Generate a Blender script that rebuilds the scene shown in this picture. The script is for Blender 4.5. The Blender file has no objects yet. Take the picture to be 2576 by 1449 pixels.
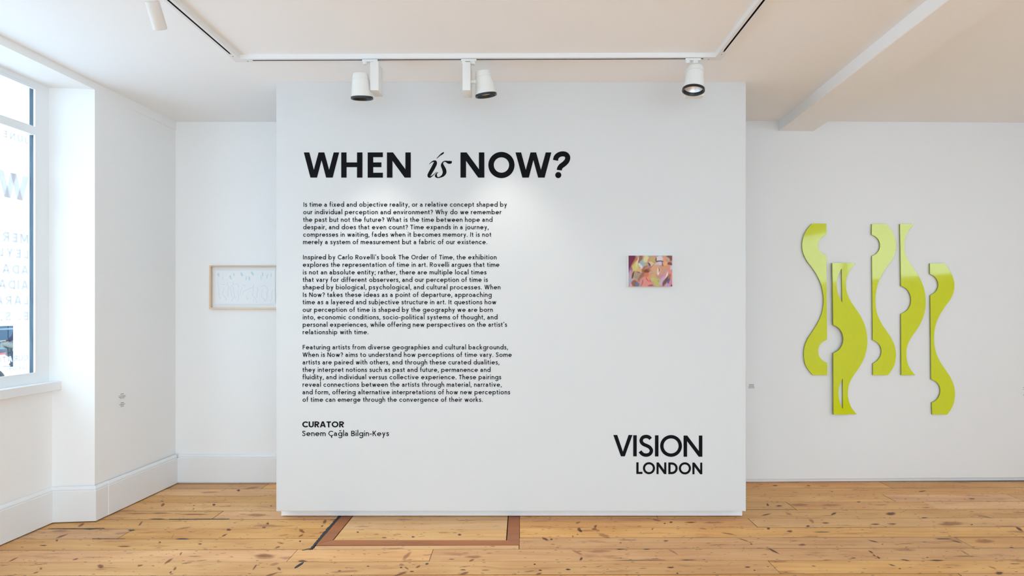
import bpy, bmesh, math, random
from mathutils import Vector, Matrix
random.seed(7)
C = bpy.context.scene.collection
sc = bpy.context.scene

# ---------------------------------------------------------------- camera
F, CX, CY, CH = 1500.0, 1316.0, 772.0, 1.41      # focal length in px, vanishing point, eye height
cd = bpy.data.cameras.new('camera'); cam = bpy.data.objects.new('camera', cd); C.objects.link(cam)
cam.location = (0, 0, CH); cam.rotation_euler = (math.pi / 2, 0, 0)
cd.sensor_width = 36; cd.lens = F * 36 / 2576
cd.shift_x = -(CX - 1288) / 2576; cd.shift_y = (CY - 724.5) / 2576
cd.clip_start = 0.05; cd.clip_end = 300
sc.camera = cam

# ---------------------------------------------------------------- world, daylight, exposure
SKY = 4.5
w = bpy.data.worlds.new('overcast_sky'); sc.world = w; w.use_nodes = True
bgn = w.node_tree.nodes['Background']
bgn.inputs[0].default_value = (0.665, 0.842, 1.0, 1); bgn.inputs[1].default_value = SKY
sc.view_settings.view_transform = 'Standard'; sc.view_settings.look = 'None'
sc.view_settings.gamma = 1; sc.view_settings.use_curve_mapping = False
sc.view_settings.exposure = 0.39
sc.cycles.max_bounces = 14; sc.cycles.diffuse_bounces = 9; sc.cycles.transparent_max_bounces = 16
sc.cycles.glossy_bounces = 4; sc.cycles.caustics_reflective = False; sc.cycles.caustics_refractive = False

def portal(loc, rot, sx, sy):
    l = bpy.data.lights.new('daylight_portal', 'AREA'); l.shape = 'RECTANGLE'; l.size = sx; l.size_y = sy
    l.cycles.is_portal = True
    o = bpy.data.objects.new('daylight_portal', l); C.objects.link(o); o.location = loc; o.rotation_euler = rot
PI = math.pi
portal((-3.30, 2.80, 1.88), (0, -PI / 2, 0), 1.92, 2.1)
portal((-3.44, -0.25, 1.88), (0, -PI / 2, 0), 1.92, 2.1)
portal((0.9, -2.85, 1.45), (PI / 2, 0, 0), 6.6, 2.6)
portal((5.52, 0.0, 2.25), (0, PI / 2, 0), 1.0, 4.8)

# ---------------------------------------------------------------- helpers
def px(x, y, D):
    """photograph pixel at depth D -> point"""
    return Vector(((x - CX) / F * D, D, CH - (y - CY) / F * D))

def tag(o, label=None, cat=None, group=None, kind=None):
    if label: o['label'] = label
    if cat: o['category'] = cat
    if group: o['group'] = group
    if kind: o['kind'] = kind
    return o

def mesh_obj(name, verts, faces, mat, parent=None, mats=None, midx=None, smooth=False):
    me = bpy.data.meshes.new(name); me.from_pydata([tuple(v) for v in verts], [], faces)
    for m in (mats or [mat]): me.materials.append(m)
    if midx:
        for p, i in zip(me.polygons, midx): p.material_index = i
    if smooth:
        for p in me.polygons: p.use_smooth = True
    me.update()
    o = bpy.data.objects.new(name, me); C.objects.link(o)
    if parent: o.parent = parent
    return o

def bm_obj(name, bm, mat, parent=None, smooth=False, recalc=True, angle=None):
    if recalc: bmesh.ops.recalc_face_normals(bm, faces=bm.faces[:])
    me = bpy.data.meshes.new(name); bm.to_mesh(me); bm.free()
    for m in (mat if isinstance(mat, (list, tuple)) else [mat]): me.materials.append(m)
    if smooth:
        for p in me.polygons: p.use_smooth = True
        if angle: me.set_sharp_from_angle(angle=math.radians(angle))
    o = bpy.data.objects.new(name, me); C.objects.link(o)
    if parent: o.parent = parent
    return o

def empty(name, loc, rz=0.0):
    o = bpy.data.objects.new(name, None); C.objects.link(o); o.location = loc; o.rotation_euler = (0, 0, rz)
    o.empty_display_size = 0.1
    return o

def box(bm, x0, x1, y0, y1, z0, z1, mi=0, M=None):
    vs = [Vector((x, y, z)) for z in (z0, z1) for (x, y) in ((x0, y0), (x1, y0), (x1, y1), (x0, y1))]
    if M: vs = [M @ v for v in vs]
    v = [bm.verts.new(p) for p in vs]
    fs = [(0, 3, 2, 1), (4, 5, 6, 7), (0, 1, 5, 4), (1, 2, 6, 5), (2, 3, 7, 6), (3, 0, 4, 7)]
    out = []
    for f in fs:
        g = bm.faces.new([v[i] for i in f]); g.material_index = mi; out.append(g)
    return out

def prism(bm, pts, z0, z1, mi=0):
    """vertical prism over a plan polygon"""
    a = [bm.verts.new((x, y, z0)) for x, y in pts]; b = [bm.verts.new((x, y, z1)) for x, y in pts]
    n = len(pts)
    for f in [a[::-1], b] + [[a[i], a[(i + 1) % n], b[(i + 1) % n], b[i]] for i in range(n)]:
        g = bm.faces.new(f); g.material_index = mi

def lathe(bm, prof, seg=40, M=None, mi=0, cap0=False, cap1=False):
    """profile [(r, z)] revolved about z"""
    rings = []
    for r, z in prof:
        ring = []
        for k in range(seg):
            a = 2 * PI * k / seg
            p = Vector((r * math.cos(a), r * math.sin(a), z))
            ring.append(bm.verts.new(M @ p if M else p))
        rings.append(ring)
    for i in range(len(rings) - 1):
        for k in range(seg):
            f = bm.faces.new((rings[i][k], rings[i][(k + 1) % seg], rings[i + 1][(k + 1) % seg], rings[i + 1][k]))
            f.material_index = mi
    if cap0: bm.faces.new(rings[0][::-1]).material_index = mi
    if cap1: bm.faces.new(rings[-1]).material_index = mi

def bevel(bm, w_, seg=2):
    bmesh.ops.bevel(bm, geom=bm.edges[:], offset=w_, segments=seg, affect='EDGES', profile=0.5)

# ---------------------------------------------------------------- materials
def lin(c):
    return tuple(((v / 255) / 12.92 if v / 255 <= 0.04045 else ((v / 255 + 0.055) / 1.055) ** 2.4) for v in c)

def mat(name, rgb, rough=0.6, spec=0.5, metal=0.0, bump=None, coat=0.0):
    m = bpy.data.materials.new(name); m.use_nodes = True
    nt = m.node_tree; b = nt.nodes['Principled BSDF']
    b.inputs['Base Color'].default_value = (*rgb, 1); b.inputs['Roughness'].default_value = rough
    b.inputs['Metallic'].default_value = metal; b.inputs['Specular IOR Level'].default_value = spec
    if coat: b.inputs['Coat Weight'].default_value = coat; b.inputs['Coat Roughness'].default_value = 0.05
    if bump:
        tc = nt.nodes.new('ShaderNodeTexCoord'); n = nt.nodes.new('ShaderNodeTexNoise'); bp = nt.nodes.new('ShaderNodeBump')
        n.inputs['Scale'].default_value = bump[0]; n.inputs['Detail'].default_value = 6
        bp.inputs['Strength'].default_value = bump[1]; bp.inputs['Distance'].default_value = 0.002
        nt.links.new(tc.outputs['Object'], n.inputs['Vector']); nt.links.new(n.outputs['Fac'], bp.inputs['Height'])
        nt.links.new(bp.outputs['Normal'], b.inputs['Normal'])
    return m

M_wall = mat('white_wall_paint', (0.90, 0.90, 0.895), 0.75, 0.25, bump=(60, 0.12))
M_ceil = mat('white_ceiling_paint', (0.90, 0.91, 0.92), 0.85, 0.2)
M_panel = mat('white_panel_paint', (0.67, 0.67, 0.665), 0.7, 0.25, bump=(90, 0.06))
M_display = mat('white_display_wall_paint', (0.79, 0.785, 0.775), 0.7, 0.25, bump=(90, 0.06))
M_gloss = mat('white_skirting_paint', (0.84, 0.845, 0.85), 0.35, 0.5)
M_frame = mat('white_window_paint', (0.84, 0.86, 0.87), 0.35, 0.5, bump=(200, 0.1))
M_stucco = mat('white_stucco', (0.85, 0.85, 0.84), 0.9, 0.2, bump=(40, 0.3))
M_track = mat('white_track_metal', (0.80, 0.80, 0.80), 0.35, 0.5)
M_slot = mat('black_track_slot', (0.02, 0.022, 0.028), 0.5)
M_lamp = mat('white_lamp_enamel', (0.78, 0.78, 0.76), 0.35, 0.5)
M_lamp_grey = mat('warm_white_lamp_enamel', (0.70, 0.67, 0.63), 0.4, 0.5)
M_black = mat('black_lamp_rim', (0.012, 0.012, 0.014), 0.35, 0.5)
M_vinyl = mat('black_vinyl', (0.007, 0.007, 0.009), 0.8, 0.08)
M_vinyl2 = mat('grey_vinyl', (0.17, 0.17, 0.17), 0.6, 0.3)
M_sub = mat('dark_subfloor', (0.035, 0.022, 0.014), 0.9)
M_grime = mat('black_floor_grime', (0.032, 0.032, 0.036), 0.8)
M_oak = None
M_mount = mat('white_mount_board', (0.82, 0.84, 0.85), 0.8, 0.2)
M_paper = mat('white_drawing_paper', (0.86, 0.88, 0.90), 0.85, 0.2)

def weathered():
    m = mat('weathered_blue_grey_paint', (0.2, 0.3, 0.4), 0.7)
    nt = m.node_tree; b = nt.nodes['Principled BSDF']
    tc = nt.nodes.new('ShaderNodeTexCoord'); n = nt.nodes.new('ShaderNodeTexNoise'); r = nt.nodes.new('ShaderNodeValToRGB')
    n.inputs['Scale'].default_value = 1; n.inputs['Detail'].default_value = 8
    r.color_ramp.elements[0].position = 0.38; r.color_ramp.elements[0].color = (0.015, 0.03, 0.045, 1)
    r.color_ramp.elements[1].position = 0.58; r.color_ramp.elements[1].color = (0.055, 0.11, 0.165, 1)
    mp = nt.nodes.new('ShaderNodeMapping'); mp.inputs['Scale'].default_value = (420, 90, 6)
    nt.links.new(tc.outputs['Object'], mp.inputs['Vector']); nt.links.new(mp.outputs[0], n.inputs['Vector']); nt.links.new(n.outputs['Fac'], r.inputs['Fac'])
    nt.links.new(r.outputs['Color'], b.inputs['Base Color'])
    return m
M_weather = weathered()

def glass_mat():
    m = bpy.data.materials.new('window_glass'); m.use_nodes = True; nt = m.node_tree; nt.nodes.clear()
    o = nt.nodes.new('ShaderNodeOutputMaterial'); mx = nt.nodes.new('ShaderNodeMixShader')
    t = nt.nodes.new('ShaderNodeBsdfTransparent'); g = nt.nodes.new('ShaderNodeBsdfGlossy'); fr = nt.nodes.new('ShaderNodeFresnel')
    t.inputs[0].default_value = (0.95, 0.98, 0.985, 1); g.inputs['Roughness'].default_value = 0.0
    fr.inputs['IOR'].default_value = 1.45
    ge = nt.nodes.new('ShaderNodeNewGeometry'); inv = nt.nodes.new('ShaderNodeMath'); inv.operation = 'SUBTRACT'; inv.inputs[0].default_value = 1.0
    mu = nt.nodes.new('ShaderNodeMath'); mu.operation = 'MULTIPLY'      # reflect at the entry face only (a pane has no total reflection)
    nt.links.new(ge.outputs['Backfacing'], inv.inputs[1]); nt.links.new(fr.outputs[0], mu.inputs[0]); nt.links.new(inv.outputs[0], mu.inputs[1])
    nt.links.new(mu.outputs[0], mx.inputs[0]); nt.links.new(t.outputs[0], mx.inputs[1]); nt.links.new(g.outputs[0], mx.inputs[2])
    nt.links.new(mx.outputs[0], o.inputs[0]); return m
M_glass = glass_mat()

def film_mat():
    m = bpy.data.materials.new('white_window_vinyl'); m.use_nodes = True; nt = m.node_tree; nt.nodes.clear()
    o = nt.nodes.new('ShaderNodeOutputMaterial'); mx = nt.nodes.new('ShaderNodeMixShader')
    d = nt.nodes.new('ShaderNodeBsdfDiffuse'); t = nt.nodes.new('ShaderNodeBsdfTranslucent')
    d.inputs[0].default_value = (0.80, 0.82, 0.86, 1); t.inputs[0].default_value = (0.80, 0.83, 0.88, 1)
    mx.inputs[0].default_value = 0.18
    nt.links.new(d.outputs[0], mx.inputs[1]); nt.links.new(t.outputs[0], mx.inputs[2]); nt.links.new(mx.outputs[0], o.inputs[0]); return m
M_film = film_mat()

def N(nt, kind, **kw):
    n = nt.nodes.new(kind)
    for k, v in kw.items():
        if k in ('operation', 'blend_type', 'data_type', 'feature', 'noise_dimensions', 'voronoi_dimensions', 'clamp_factor', 'use_clamp'): setattr(n, k, v)
    return n

def pine_mat(name, c_light, c_mid, c_dark, knots=True, nails=True, rough=0.46):
    m = bpy.data.materials.new(name); m.use_nodes = True; nt = m.node_tree; L = nt.links.new
    b = nt.nodes['Principled BSDF']
    geo = N(nt, 'ShaderNodeNewGeometry'); tc = N(nt, 'ShaderNodeTexCoord'); oi = N(nt, 'ShaderNodeObjectInfo')
    def math_(op, a, b_=None, c_=None, clamp=False):
        n = N(nt, 'ShaderNodeMath', operation=op); n.use_clamp = clamp
        for i, v in enumerate((a, b_, c_)):
            if v is None: continue
            if isinstance(v, (int, float)): n.inputs[i].default_value = v
            else: L(v, n.inputs[i])
        return n.outputs[0]
    def vadd(vec, rnd, k):
        cmb = N(nt, 'ShaderNodeCombineXYZ'); v = math_('MULTIPLY', rnd, k); L(v, cmb.inputs[0]); L(v, cmb.inputs[1]); L(v, cmb.inputs[2])
        a = N(nt, 'ShaderNodeVectorMath', operation='ADD'); L(vec, a.inputs[0]); L(cmb.outputs[0], a.inputs[1]); return a.outputs[0]
    def scaled(vec, s):
        a = N(nt, 'ShaderNodeVectorMath', operation='MULTIPLY'); L(vec, a.inputs[0]); a.inputs[1].default_value = s; return a.outputs[0]
    P = geo.outputs['Position']; rnd = oi.outputs['Random']
    Pr = vadd(P, rnd, 37.0)
    # warp so that grain swerves
    wn = N(nt, 'ShaderNodeTexNoise'); wn.inputs['Scale'].default_value = 1.0; L(scaled(Pr, (1.3, 3.0, 1)), wn.inputs['Vector'])
    warp = math_('MULTIPLY', math_('SUBTRACT', wn.outputs['Fac'], 0.5), 0.16)
    wv = N(nt, 'ShaderNodeCombineXYZ'); L(warp, wv.inputs[1])
    wa = N(nt, 'ShaderNodeVectorMath', operation='ADD'); L(Pr, wa.inputs[0]); L(wv.outputs[0], wa.inputs[1])
    g1 = N(nt, 'ShaderNodeTexNoise'); g1.inputs['Scale'].default_value = 1.0; g1.inputs['Detail'].default_value = 5; g1.inputs['Roughness'].default_value = 0.6
    L(scaled(wa.outputs[0], (0.9, 34, 1)), g1.inputs['Vector'])
    g2 = N(nt, 'ShaderNodeTexNoise'); g2.inputs['Scale'].default_value = 1.0; g2.inputs['Detail'].default_value = 3
    L(scaled(wa.outputs[0], (2.2, 6.5, 1)), g2.inputs['Vector'])
    r = N(nt, 'ShaderNodeValToRGB')
    r.color_ramp.elements[0].position = 0.26; r.color_ramp.elements[0].color = (*c_mid, 1)
    r.color_ramp.elements[1].position = 0.60; r.color_ramp.elements[1].color = (*c_light, 1)
    gm = math_('ADD', math_('MULTIPLY', g1.outputs['Fac'], 0.5), math_('MULTIPLY', g2.outputs['Fac'], 0.5))
    L(gm, r.inputs['Fac'])
    # reddish stains along the grain
    st = N(nt, 'ShaderNodeTexNoise'); st.inputs['Scale'].default_value = 1.0; st.inputs['Detail'].default_value = 4; st.inputs['Roughness'].default_value = 0.65
    L(scaled(vadd(P, rnd, 91.0), (3.2, 15, 1)), st.inputs['Vector'])
    sm = N(nt, 'ShaderNodeMapRange'); sm.inputs[1].default_value = 0.58; sm.inputs[2].default_value = 0.78; sm.inputs[3].default_value = 0; sm.inputs[4].default_value = 0.8
    L(st.outputs['Fac'], sm.inputs[0])
    mx = N(nt, 'ShaderNodeMix'); mx.data_type = 'RGBA'; L(sm.outputs[0], mx.inputs[0]); L(r.outputs[0], mx.inputs[6]); mx.inputs[7].default_value = (*c_dark, 1)
    col = mx.outputs[2]
    if knots:
        for (sx, sy, off, thr, c, k, lim) in ((2.3, 8.5, 13.0, 0.20, (0.26, 0.085, 0.035), 0.55, 0.35),
                                         (6.5, 18.0, 57.0, 0.13, (0.13, 0.045, 0.022), 0.7, 0.30),
                                         (13.0, 38.0, 77.0, 0.15, (0.06, 0.030, 0.02), 0.75, 0.34)):
            vo = N(nt, 'ShaderNodeTexVoronoi'); vo.voronoi_dimensions = '2D'; vo.inputs['Scale'].default_value = 1.0
            dn = N(nt, 'ShaderNodeTexNoise'); dn.inputs['Scale'].default_value = 14; dn.inputs['Detail'].default_value = 2; L(Pr, dn.inputs['Vector'])
            dv = math_('MULTIPLY', math_('SUBTRACT', dn.outputs['Fac'], 0.5), 0.05)
            dc = N(nt, 'ShaderNodeCombineXYZ'); L(math_('MULTIPLY', dv, 2.2), dc.inputs[0]); L(dv, dc.inputs[1])
            da = N(nt, 'ShaderNodeVectorMath', operation='ADD'); L(vadd(P, rnd, off), da.inputs[0]); L(dc.outputs[0], da.inputs[1])
            rot = N(nt, 'ShaderNodeMapping'); L(da.outputs[0], rot.inputs['Vector']); rot.inputs['Scale'].default_value = (sx, sy, 1)
            rot.vector_type = 'POINT'; rot.inputs['Rotation'].default_value = (0, 0, 0.22 if sx > 2 else -0.15)
            L(rot.outputs[0], vo.inputs['Vector'])
            sep = N(nt, 'ShaderNodeSeparateColor'); L(vo.outputs['Color'], sep.inputs[0])
            gate = math_('LESS_THAN', sep.outputs[0], lim)
            size = math_('MULTIPLY', sep.outputs[1], thr)
            e = N(nt, 'ShaderNodeMapRange'); e.interpolation_type = 'SMOOTHSTEP'; L(vo.outputs['Distance'], e.inputs[0])
            L(math_('MULTIPLY', size, 0.35), e.inputs[1]); L(math_('ADD', size, 0.03), e.inputs[2]); e.inputs[3].default_value = 1; e.inputs[4].default_value = 0
            fac = math_('MULTIPLY', math_('MULTIPLY', e.outputs[0], gate), k)
            q = N(nt, 'ShaderNodeMix'); q.data_type = 'RGBA'; L(fac, q.inputs[0]); L(col, q.inputs[6]); q.inputs[7].default_value = (*c, 1)
            col = q.outputs[2]
    if nails:   # nail heads: pairs near both edges of a board, on the joist lines
        so = N(nt, 'ShaderNodeSeparateXYZ'); L(tc.outputs['Object'], so.inputs[0])
        sp = N(nt, 'ShaderNodeSeparateXYZ'); L(P, sp.inputs[0])
        xo = math_('ADD', sp.outputs[0], math_('MULTIPLY', rnd, 0.05))
        mm = math_('ABSOLUTE', math_('SUBTRACT', math_('FLOORED_MODULO', xo, 0.41), 0.205))
        yy = math_('ABSOLUTE', math_('SUBTRACT', math_('ABSOLUTE', so.outputs[1]), 0.066))
        a1 = math_('LESS_THAN', mm, 0.008); a2 = math_('LESS_THAN', yy, 0.0026)
        q = N(nt, 'ShaderNodeMix'); q.data_type = 'RGBA'; L(math_('MULTIPLY', math_('MULTIPLY', a1, a2), 0.85), q.inputs[0]); L(col, q.inputs[6]); q.inputs[7].default_value = (0.025, 0.018, 0.014, 1)
        col = q.outputs[2]
    # each board has its own tone
    hsv = N(nt, 'ShaderNodeHueSaturation'); L(col, hsv.inputs['Color'])
    L(math_('ADD', math_('MULTIPLY', rnd, 0.20), 0.90), hsv.inputs['Value'])
    L(math_('ADD', math_('MULTIPLY', math_('FRACT', math_('MULTIPLY', rnd, 7.3)), 0.16), 0.92), hsv.inputs['Saturation'])
    L(math_('ADD', math_('MULTIPLY', math_('FRACT', math_('MULTIPLY', rnd, 3.7)), 0.006), 0.4935), hsv.inputs['Hue'])
    L(hsv.outputs[0], b.inputs['Base Color'])
    b.inputs['Roughness'].default_value = rough; b.inputs['Specular IOR Level'].default_value = 0.3
    bp = N(nt, 'ShaderNodeBump'); bp.inputs['Strength'].default_value = 0.15; bp.inputs['Distance'].default_value = 0.001
    L(g1.outputs['Fac'], bp.inputs['Height']); L(bp.outputs[0], b.inputs['Normal'])
    return m
M_pine = pine_mat('pine_floorboard', (0.80, 0.46, 0.185), (0.56, 0.255, 0.085), (0.34, 0.12, 0.045))
M_pine2 = pine_mat('pale_pine_hatch_board', (0.82, 0.52, 0.245), (0.62, 0.34, 0.135), (0.38, 0.16, 0.07), nails=False)
M_teak = pine_mat('brown_hardwood_strip', (0.43, 0.185, 0.085), (0.31, 0.12, 0.055), (0.22, 0.085, 0.04), knots=False, nails=False, rough=0.5)
M_oak = pine_mat('pale_oak', (0.78, 0.62, 0.46), (0.66, 0.48, 0.33), (0.6, 0.42, 0.3), knots=False, nails=False, rough=0.55)

# ================================================================ SETTING
CEIL = 2.89
DR = 0.047                                         # the old side wall and the beam run a little askew
# ---- floor: dark bed, each board a part
bm = bmesh.new(); box(bm, -3.3, 5.5, -2.7, 5.0, -0.12, -0.024)
floor = tag(bm_obj('floor', bm, M_sub), 'worn golden pine floorboards running across the gallery', 'floor', kind='structure')
PITCH, ROT = 0.1655, 0.006
HX0, HX1, HY0 = -1.225, -0.024, 3.527              # hatch outline
def row_y(k): return 3.969 + k * PITCH             # seam k at X=0
def board(x0, x1, y0, y1, m, parent, th=0.024, slope=0.0, name='plank', gap=0.0022, dz=0.0):
    """a board whose object origin is at its centre, lightly eased edges"""
    cx, cy = (x0 + x1) / 2, (y0 + y1) / 2; hx, hy = (x1 - x0) / 2 - gap * .7, (y1 - y0) / 2 - gap
    c = 0.0012
    v, f = [], []
    for (ex, ey, z) in ((hx, hy, -th), (hx, hy, -.0008), (hx - c, hy - c, 0)):
        for sx, sy in ((-1, -1), (1, -1), (1, 1), (-1, 1)): v.append((sx * ex, sy * ey, z))
    for k in (0, 4):
        for i in range(4): f.append((k + i, k + (i + 1) % 4, k + 4 + (i + 1) % 4, k + 4 + i))
    f.append((8, 9, 10, 11))
    o = mesh_obj(name, v, f, m, parent, mats=[m, M_sub], midx=[1, 1, 1, 1, 0, 0, 0, 0, 0])
    o.location = (cx, cy + ROT * cx, dz); o.rotation_euler = (0, 0, ROT)
    return o
joints = {4: [-2.03, 2.87], 3: [0.4], 2: [-0.9, 2.70, 3.64], 1: [1.9, 2.888], 0: [-2.07, 0.9], -1: [1.5], -2: [-2.47],
          -3: [2.64], -4: [-1.31, -0.522], -5: [1.36], -6: [-0.9, 2.3]}
for k in range(-41, 5):
    # row k: between seam k and seam k+1
    y0, y1 = row_y(k), row_y(k + 1)
    if y1 > 4.9: y1 = 4.9
    js = joints.get(k)
    if js is None:
        js = []; x = -3.2 + random.uniform(0.6, 3.4)
        while x < 5.2: js.append(x); x += random.uniform(2.2, 4.2)
    xs = [-3.25] + list(js) + [5.45]
    for a, b_ in zip(xs, xs[1:]):
        segs = [(a, b_)]
        ym = (y0 + y1) / 2 + ROT * (a + b_) / 2
        dz = random.uniform(-0.0006, 0.0006)
        if -3 <= k <= 1:                            # rows cut by the hatch
            segs = []
            if a < HX0 - 0.012: segs.append((a, min(b_, HX0 - 0.016)))
            if b_ > HX1: segs.append((max(a, HX1 + 0.001), b_))
        for s0, s1 in segs:
            board(s0, s1, y0, y1, M_pine, floor, dz=dz, gap=0.0017 + (0.0012 if random.random() < 0.3 else 0))
        if k == -3 and a < HX0 < b_:                # slim board in front of the hatch strip
            board(HX0, HX1, y0, HY0, M_pine, floor, dz=-0.0004)
# packed black grime in the wide gaps
def grime(pts, w0, seed, name='gap_grime'):
    rnd = random.Random(seed); bm = bmesh.new(); prev = None; n = 40
    for i in range(n + 1):
        t = i / n; x = pts[0][0] + (pts[1][0] - pts[0][0]) * t; y = pts[0][1] + (pts[1][1] - pts[0][1]) * t
        ww = w0 * (0.35 + 0.65 * math.sin(PI * min(1, max(0, t))) ** 0.6) * rnd.uniform(0.7, 1.2)
        dx, dy = pts[1][0] - pts[0][0], pts[1][1] - pts[0][1]; l = math.hypot(dx, dy); nx, ny = -dy / l, dx / l
        h = 0.0012 + rnd.uniform(0, .0006)
        q = [bm.verts.new((x + nx * ww, y + ny * ww, 0)), bm.verts.new((x + nx * ww * .5, y + ny * ww * .5, h)), bm.verts.new((x - nx * ww * .5, y - ny * ww * .5, h)), bm.verts.new((x - nx * ww, y - ny * ww, 0))]
        if prev:
            for j in range(3): bm.faces.new((prev[j], q[j], q[j + 1], prev[j + 1]))
        prev = q
    return bm_obj(name, bm, M_grime, floor)
grime([(-1.236, 4.10), (-1.236, 3.455)], 0.014, 1)
grime([(-2.35, 3.958), (-1.95, 3.962)], 0.007, 2)
grime([(-1.232, 3.214), (-1.213, 3.29)], 0.012, 3)
grime([(-3.02, 3.79), (-2.66, 3.792)], 0.004, 4)
grime([(-2.62, 3.625), (-2.42, 3.625)], 0.004, 5)
grime([(-1.28, 3.452), (-1.22, 3.49)], 0.009, 6)

# ---- individual knots and stains seen on the near boards (pixel place, half sizes, tilt, tone)
KN = '''103 1431 4 3 0 r;90 1441 8 1.5 15 r;33 1408 15 1.5 25 r;253 1425 8 5 0 r;190 1407 9 2 15 r;236 1402 40 1 0 f;312 1375 18 2 0 r;109 1372.5 11 1.5 0 d;155 1349 18 2 20 r;143 1360 4 3 30 r;225 1331 16 2 0 g;204 1321 10 3 30 r;330 1334.5 10 2.5 0 g;353 1318 8 2.5 50 r;410 1270 6 4 30 r;408 1261 5 1 0 d;538 1270 5 3 0 p;488 1272 2 1.3 0 d;487 1280 2 1.3 0 d;600 1234 5 3 0 p;633 1228 20 2.5 8 f;682 1273 3 2 0 r;345 1292 40 1.6 0 f;402 1291 30 1.5 0 r;489 1294 40 1.5 0 r;397 1306 22 1.5 0 g;647 1296 28 4 0 f;462 1329 22 2.5 10 f;575 1333 6 3.5 0 p;564 1347 9 2.2 25 r;459 1356 20 2.3 0 g;435 1349 8 1 60 f;674 1318 4 2 0 r;666 1327 4 2 30 r;503 1368.5 5 2.5 0 r;402 1374 28 1.3 0 f;402 1364.5 4 1.5 0 d;455 1393 6 2.5 60 r;424 1412 15 3 33 r;440 1431 6 3 50 r;429 1440 4 2.5 40 r;489 1400 18 1.8 0 f;666 1398 30 4 0 f;641 1427 9 2.5 55 r;690 1420 13 4 10 f;352 1423 8 2.5 12 r;270 1428 30 1 0 f;60 1345 12 1 0 f;
817 1312.5 6 4 55 r;810 1324 4 2 30 r;673 1316.5 4 2.5 20 r;662 1327 4 2 30 r;759 1336 9 4 -30 r;757 1348 8 2.2 22 r;755 1362 3 2 0 d;705 1366.5 10 2.5 -15 f;699 1377 7 2.3 15 r;666 1401 28 8 0 f;702 1431 6 3.5 -35 r;682 1446 22 2.6 18 r;900 1339 4 1.5 0 d;967 1353 7 2 0 r;1039 1351 5 2 0 p;1156 1345.5 5 2.5 0 p;1023 1399 15 5 45 f;926 1425 4 2 0 r;854 1436.5 5 2 15 r;1192 1401 24 4 0 f;1186 1410 8 2.6 20 r;1136 1407 8 .9 0 d;1010 1421 7 3.5 0 f;1009 1428 4 1.6 0 d;1023 1430 7 2 -30 r;1036 1438 7 1.5 0 d;1052 1426 7 2.6 25 r;1008 1444 19 2.8 20 r;1168 1442.6 13 3.2 15 r;1221 1434.7 11 1.4 0 r;1165 1434 9 1.5 0 d;1074 1419 5 2.6 15 g;760 1412 12 2.5 0 g;
1457 1332 5 5 0 p;1461 1336 5 3 -35 p;1454 1315 7 2 22 r;1498 1325 6 3 50 r;1495 1331 8 2.5 0 r;1504 1335 7 2.5 0 f;1520 1348 17 5 -15 f;1453 1345 3 1.5 0 r;1441 1350 3 2 -60 r;1371 1356 10 3.2 -22 p;1387 1357 4 2 0 d;1652 1309 14 1.8 -12 r;1688 1314 4 2 0 d;1672 1317 3 1.5 0 d;1737 1314.6 17 1.8 0 r;1795 1315 30 2 0 f;1641 1332 2.5 2 0 r;1768 1330 12 2.3 -8 f;1832 1343 20 1.6 -8 r;1933 1330 4.5 3.3 0 p;1927 1295 13 2 12 r;1561 1366 4 1.5 0 r;1675 1361 7 2.3 0 r;1890 1369 4 2 -40 r;1871 1358.6 14 1.4 -18 r;1452 1390 16 3 -25 f;1462 1406 6 3.5 50 p;1694 1389 17 2.5 -28 f;1945 1386 18 2.6 -26 p;1345 1420 3 2 0 d;1359 1435 5 1.5 0 d;1355 1444 8 2.6 15 r;1429 1433 7 2 0 d;1687 1428 9 2.2 0 p;1704 1442.6 3 2 0 d;1880.6 1427 8 2.2 0 p;1898 1435 3 1.5 0 d;1932 1426 3 1 0 d;1560 1382 12 1.6 0 g;1627 1382 10 1.6 0 g;1590 1410 60 .9 0 g;1730 1409 22 1.4 0 g;
2032.5 1324 5 2.8 0 p;2077 1316 11 2 0 r;2042 1311 9 4 -40 f;1986.6 1337 8 3 0 r;2068 1339 23 1.1 0 d;2097 1293 8 2.8 22 p;1984 1293 10 3 -18 f;2202 1319 15 1.8 0 p;2244 1318 12 1.4 0 p;2392 1317.6 32 6 0 f;2241 1292.6 15 4.5 0 p;2325 1303 9 1.5 0 d;2477 1300 25 2.4 -12 f;2444.6 1320 3 1.5 0 d;2018 1371 10 2.6 0 r;2196.6 1362 15 1.7 -12 p;2220 1369.5 3 1.2 0 p;2280 1368 22 1.3 0 f;2372 1356 24 1.7 0 g;2406.6 1363 15 1.5 -14 p;2545.7 1378 7 1.4 -10 d;2477 1362 30 5 0 f;2191 1389 8 2 -28 p;2199 1397.6 5 1.8 -30 p;2210 1403 5 2.2 -30 p;2147 1404 8 1 0 d;2278 1409.6 13 1.8 -10 p;2333 1403 4 1.1 0 d;2357 1410 20 2 0 g;2427.6 1391 17 2.2 -30 f;2430 1399 36 .7 0 d;2047 1424 6 1.4 -8 r;2244 1422 10 1.6 -15 p;2263.5 1431 3.5 1.5 0 p;2498 1429 13 2.2 -22 f;2514 1442 11 4.5 0 p;2553.5 1418.6 14 .9 0 d;2564 1331 11 3.2 -30 p;
1960 1273 10 2 0 p;2010 1270 25 3 0 f;2090 1271 30 2.4 0 f;1931 1270 4 3 -55 p;2160 1263 6 1.2 0 d;1950 1222 8 1.4 0 p;2034 1222 6 1.2 0 p;2000 1239 9 1.2 0 f;2093 1237 4 1 0 p;2320 1236 10 1.4 8 p;2445 1255 9 1.5 0 p;2330 1277 12 1.6 0 f'''
TONE = {'r': (0.25, 0.085, 0.035, .62), 'd': (0.05, 0.027, 0.02, .85), 'g': (0.055, 0.05, 0.045, .72), 'f': (0.33, 0.125, 0.055, .38), 'p': (0.13, 0.045, 0.032, .72)}
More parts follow.
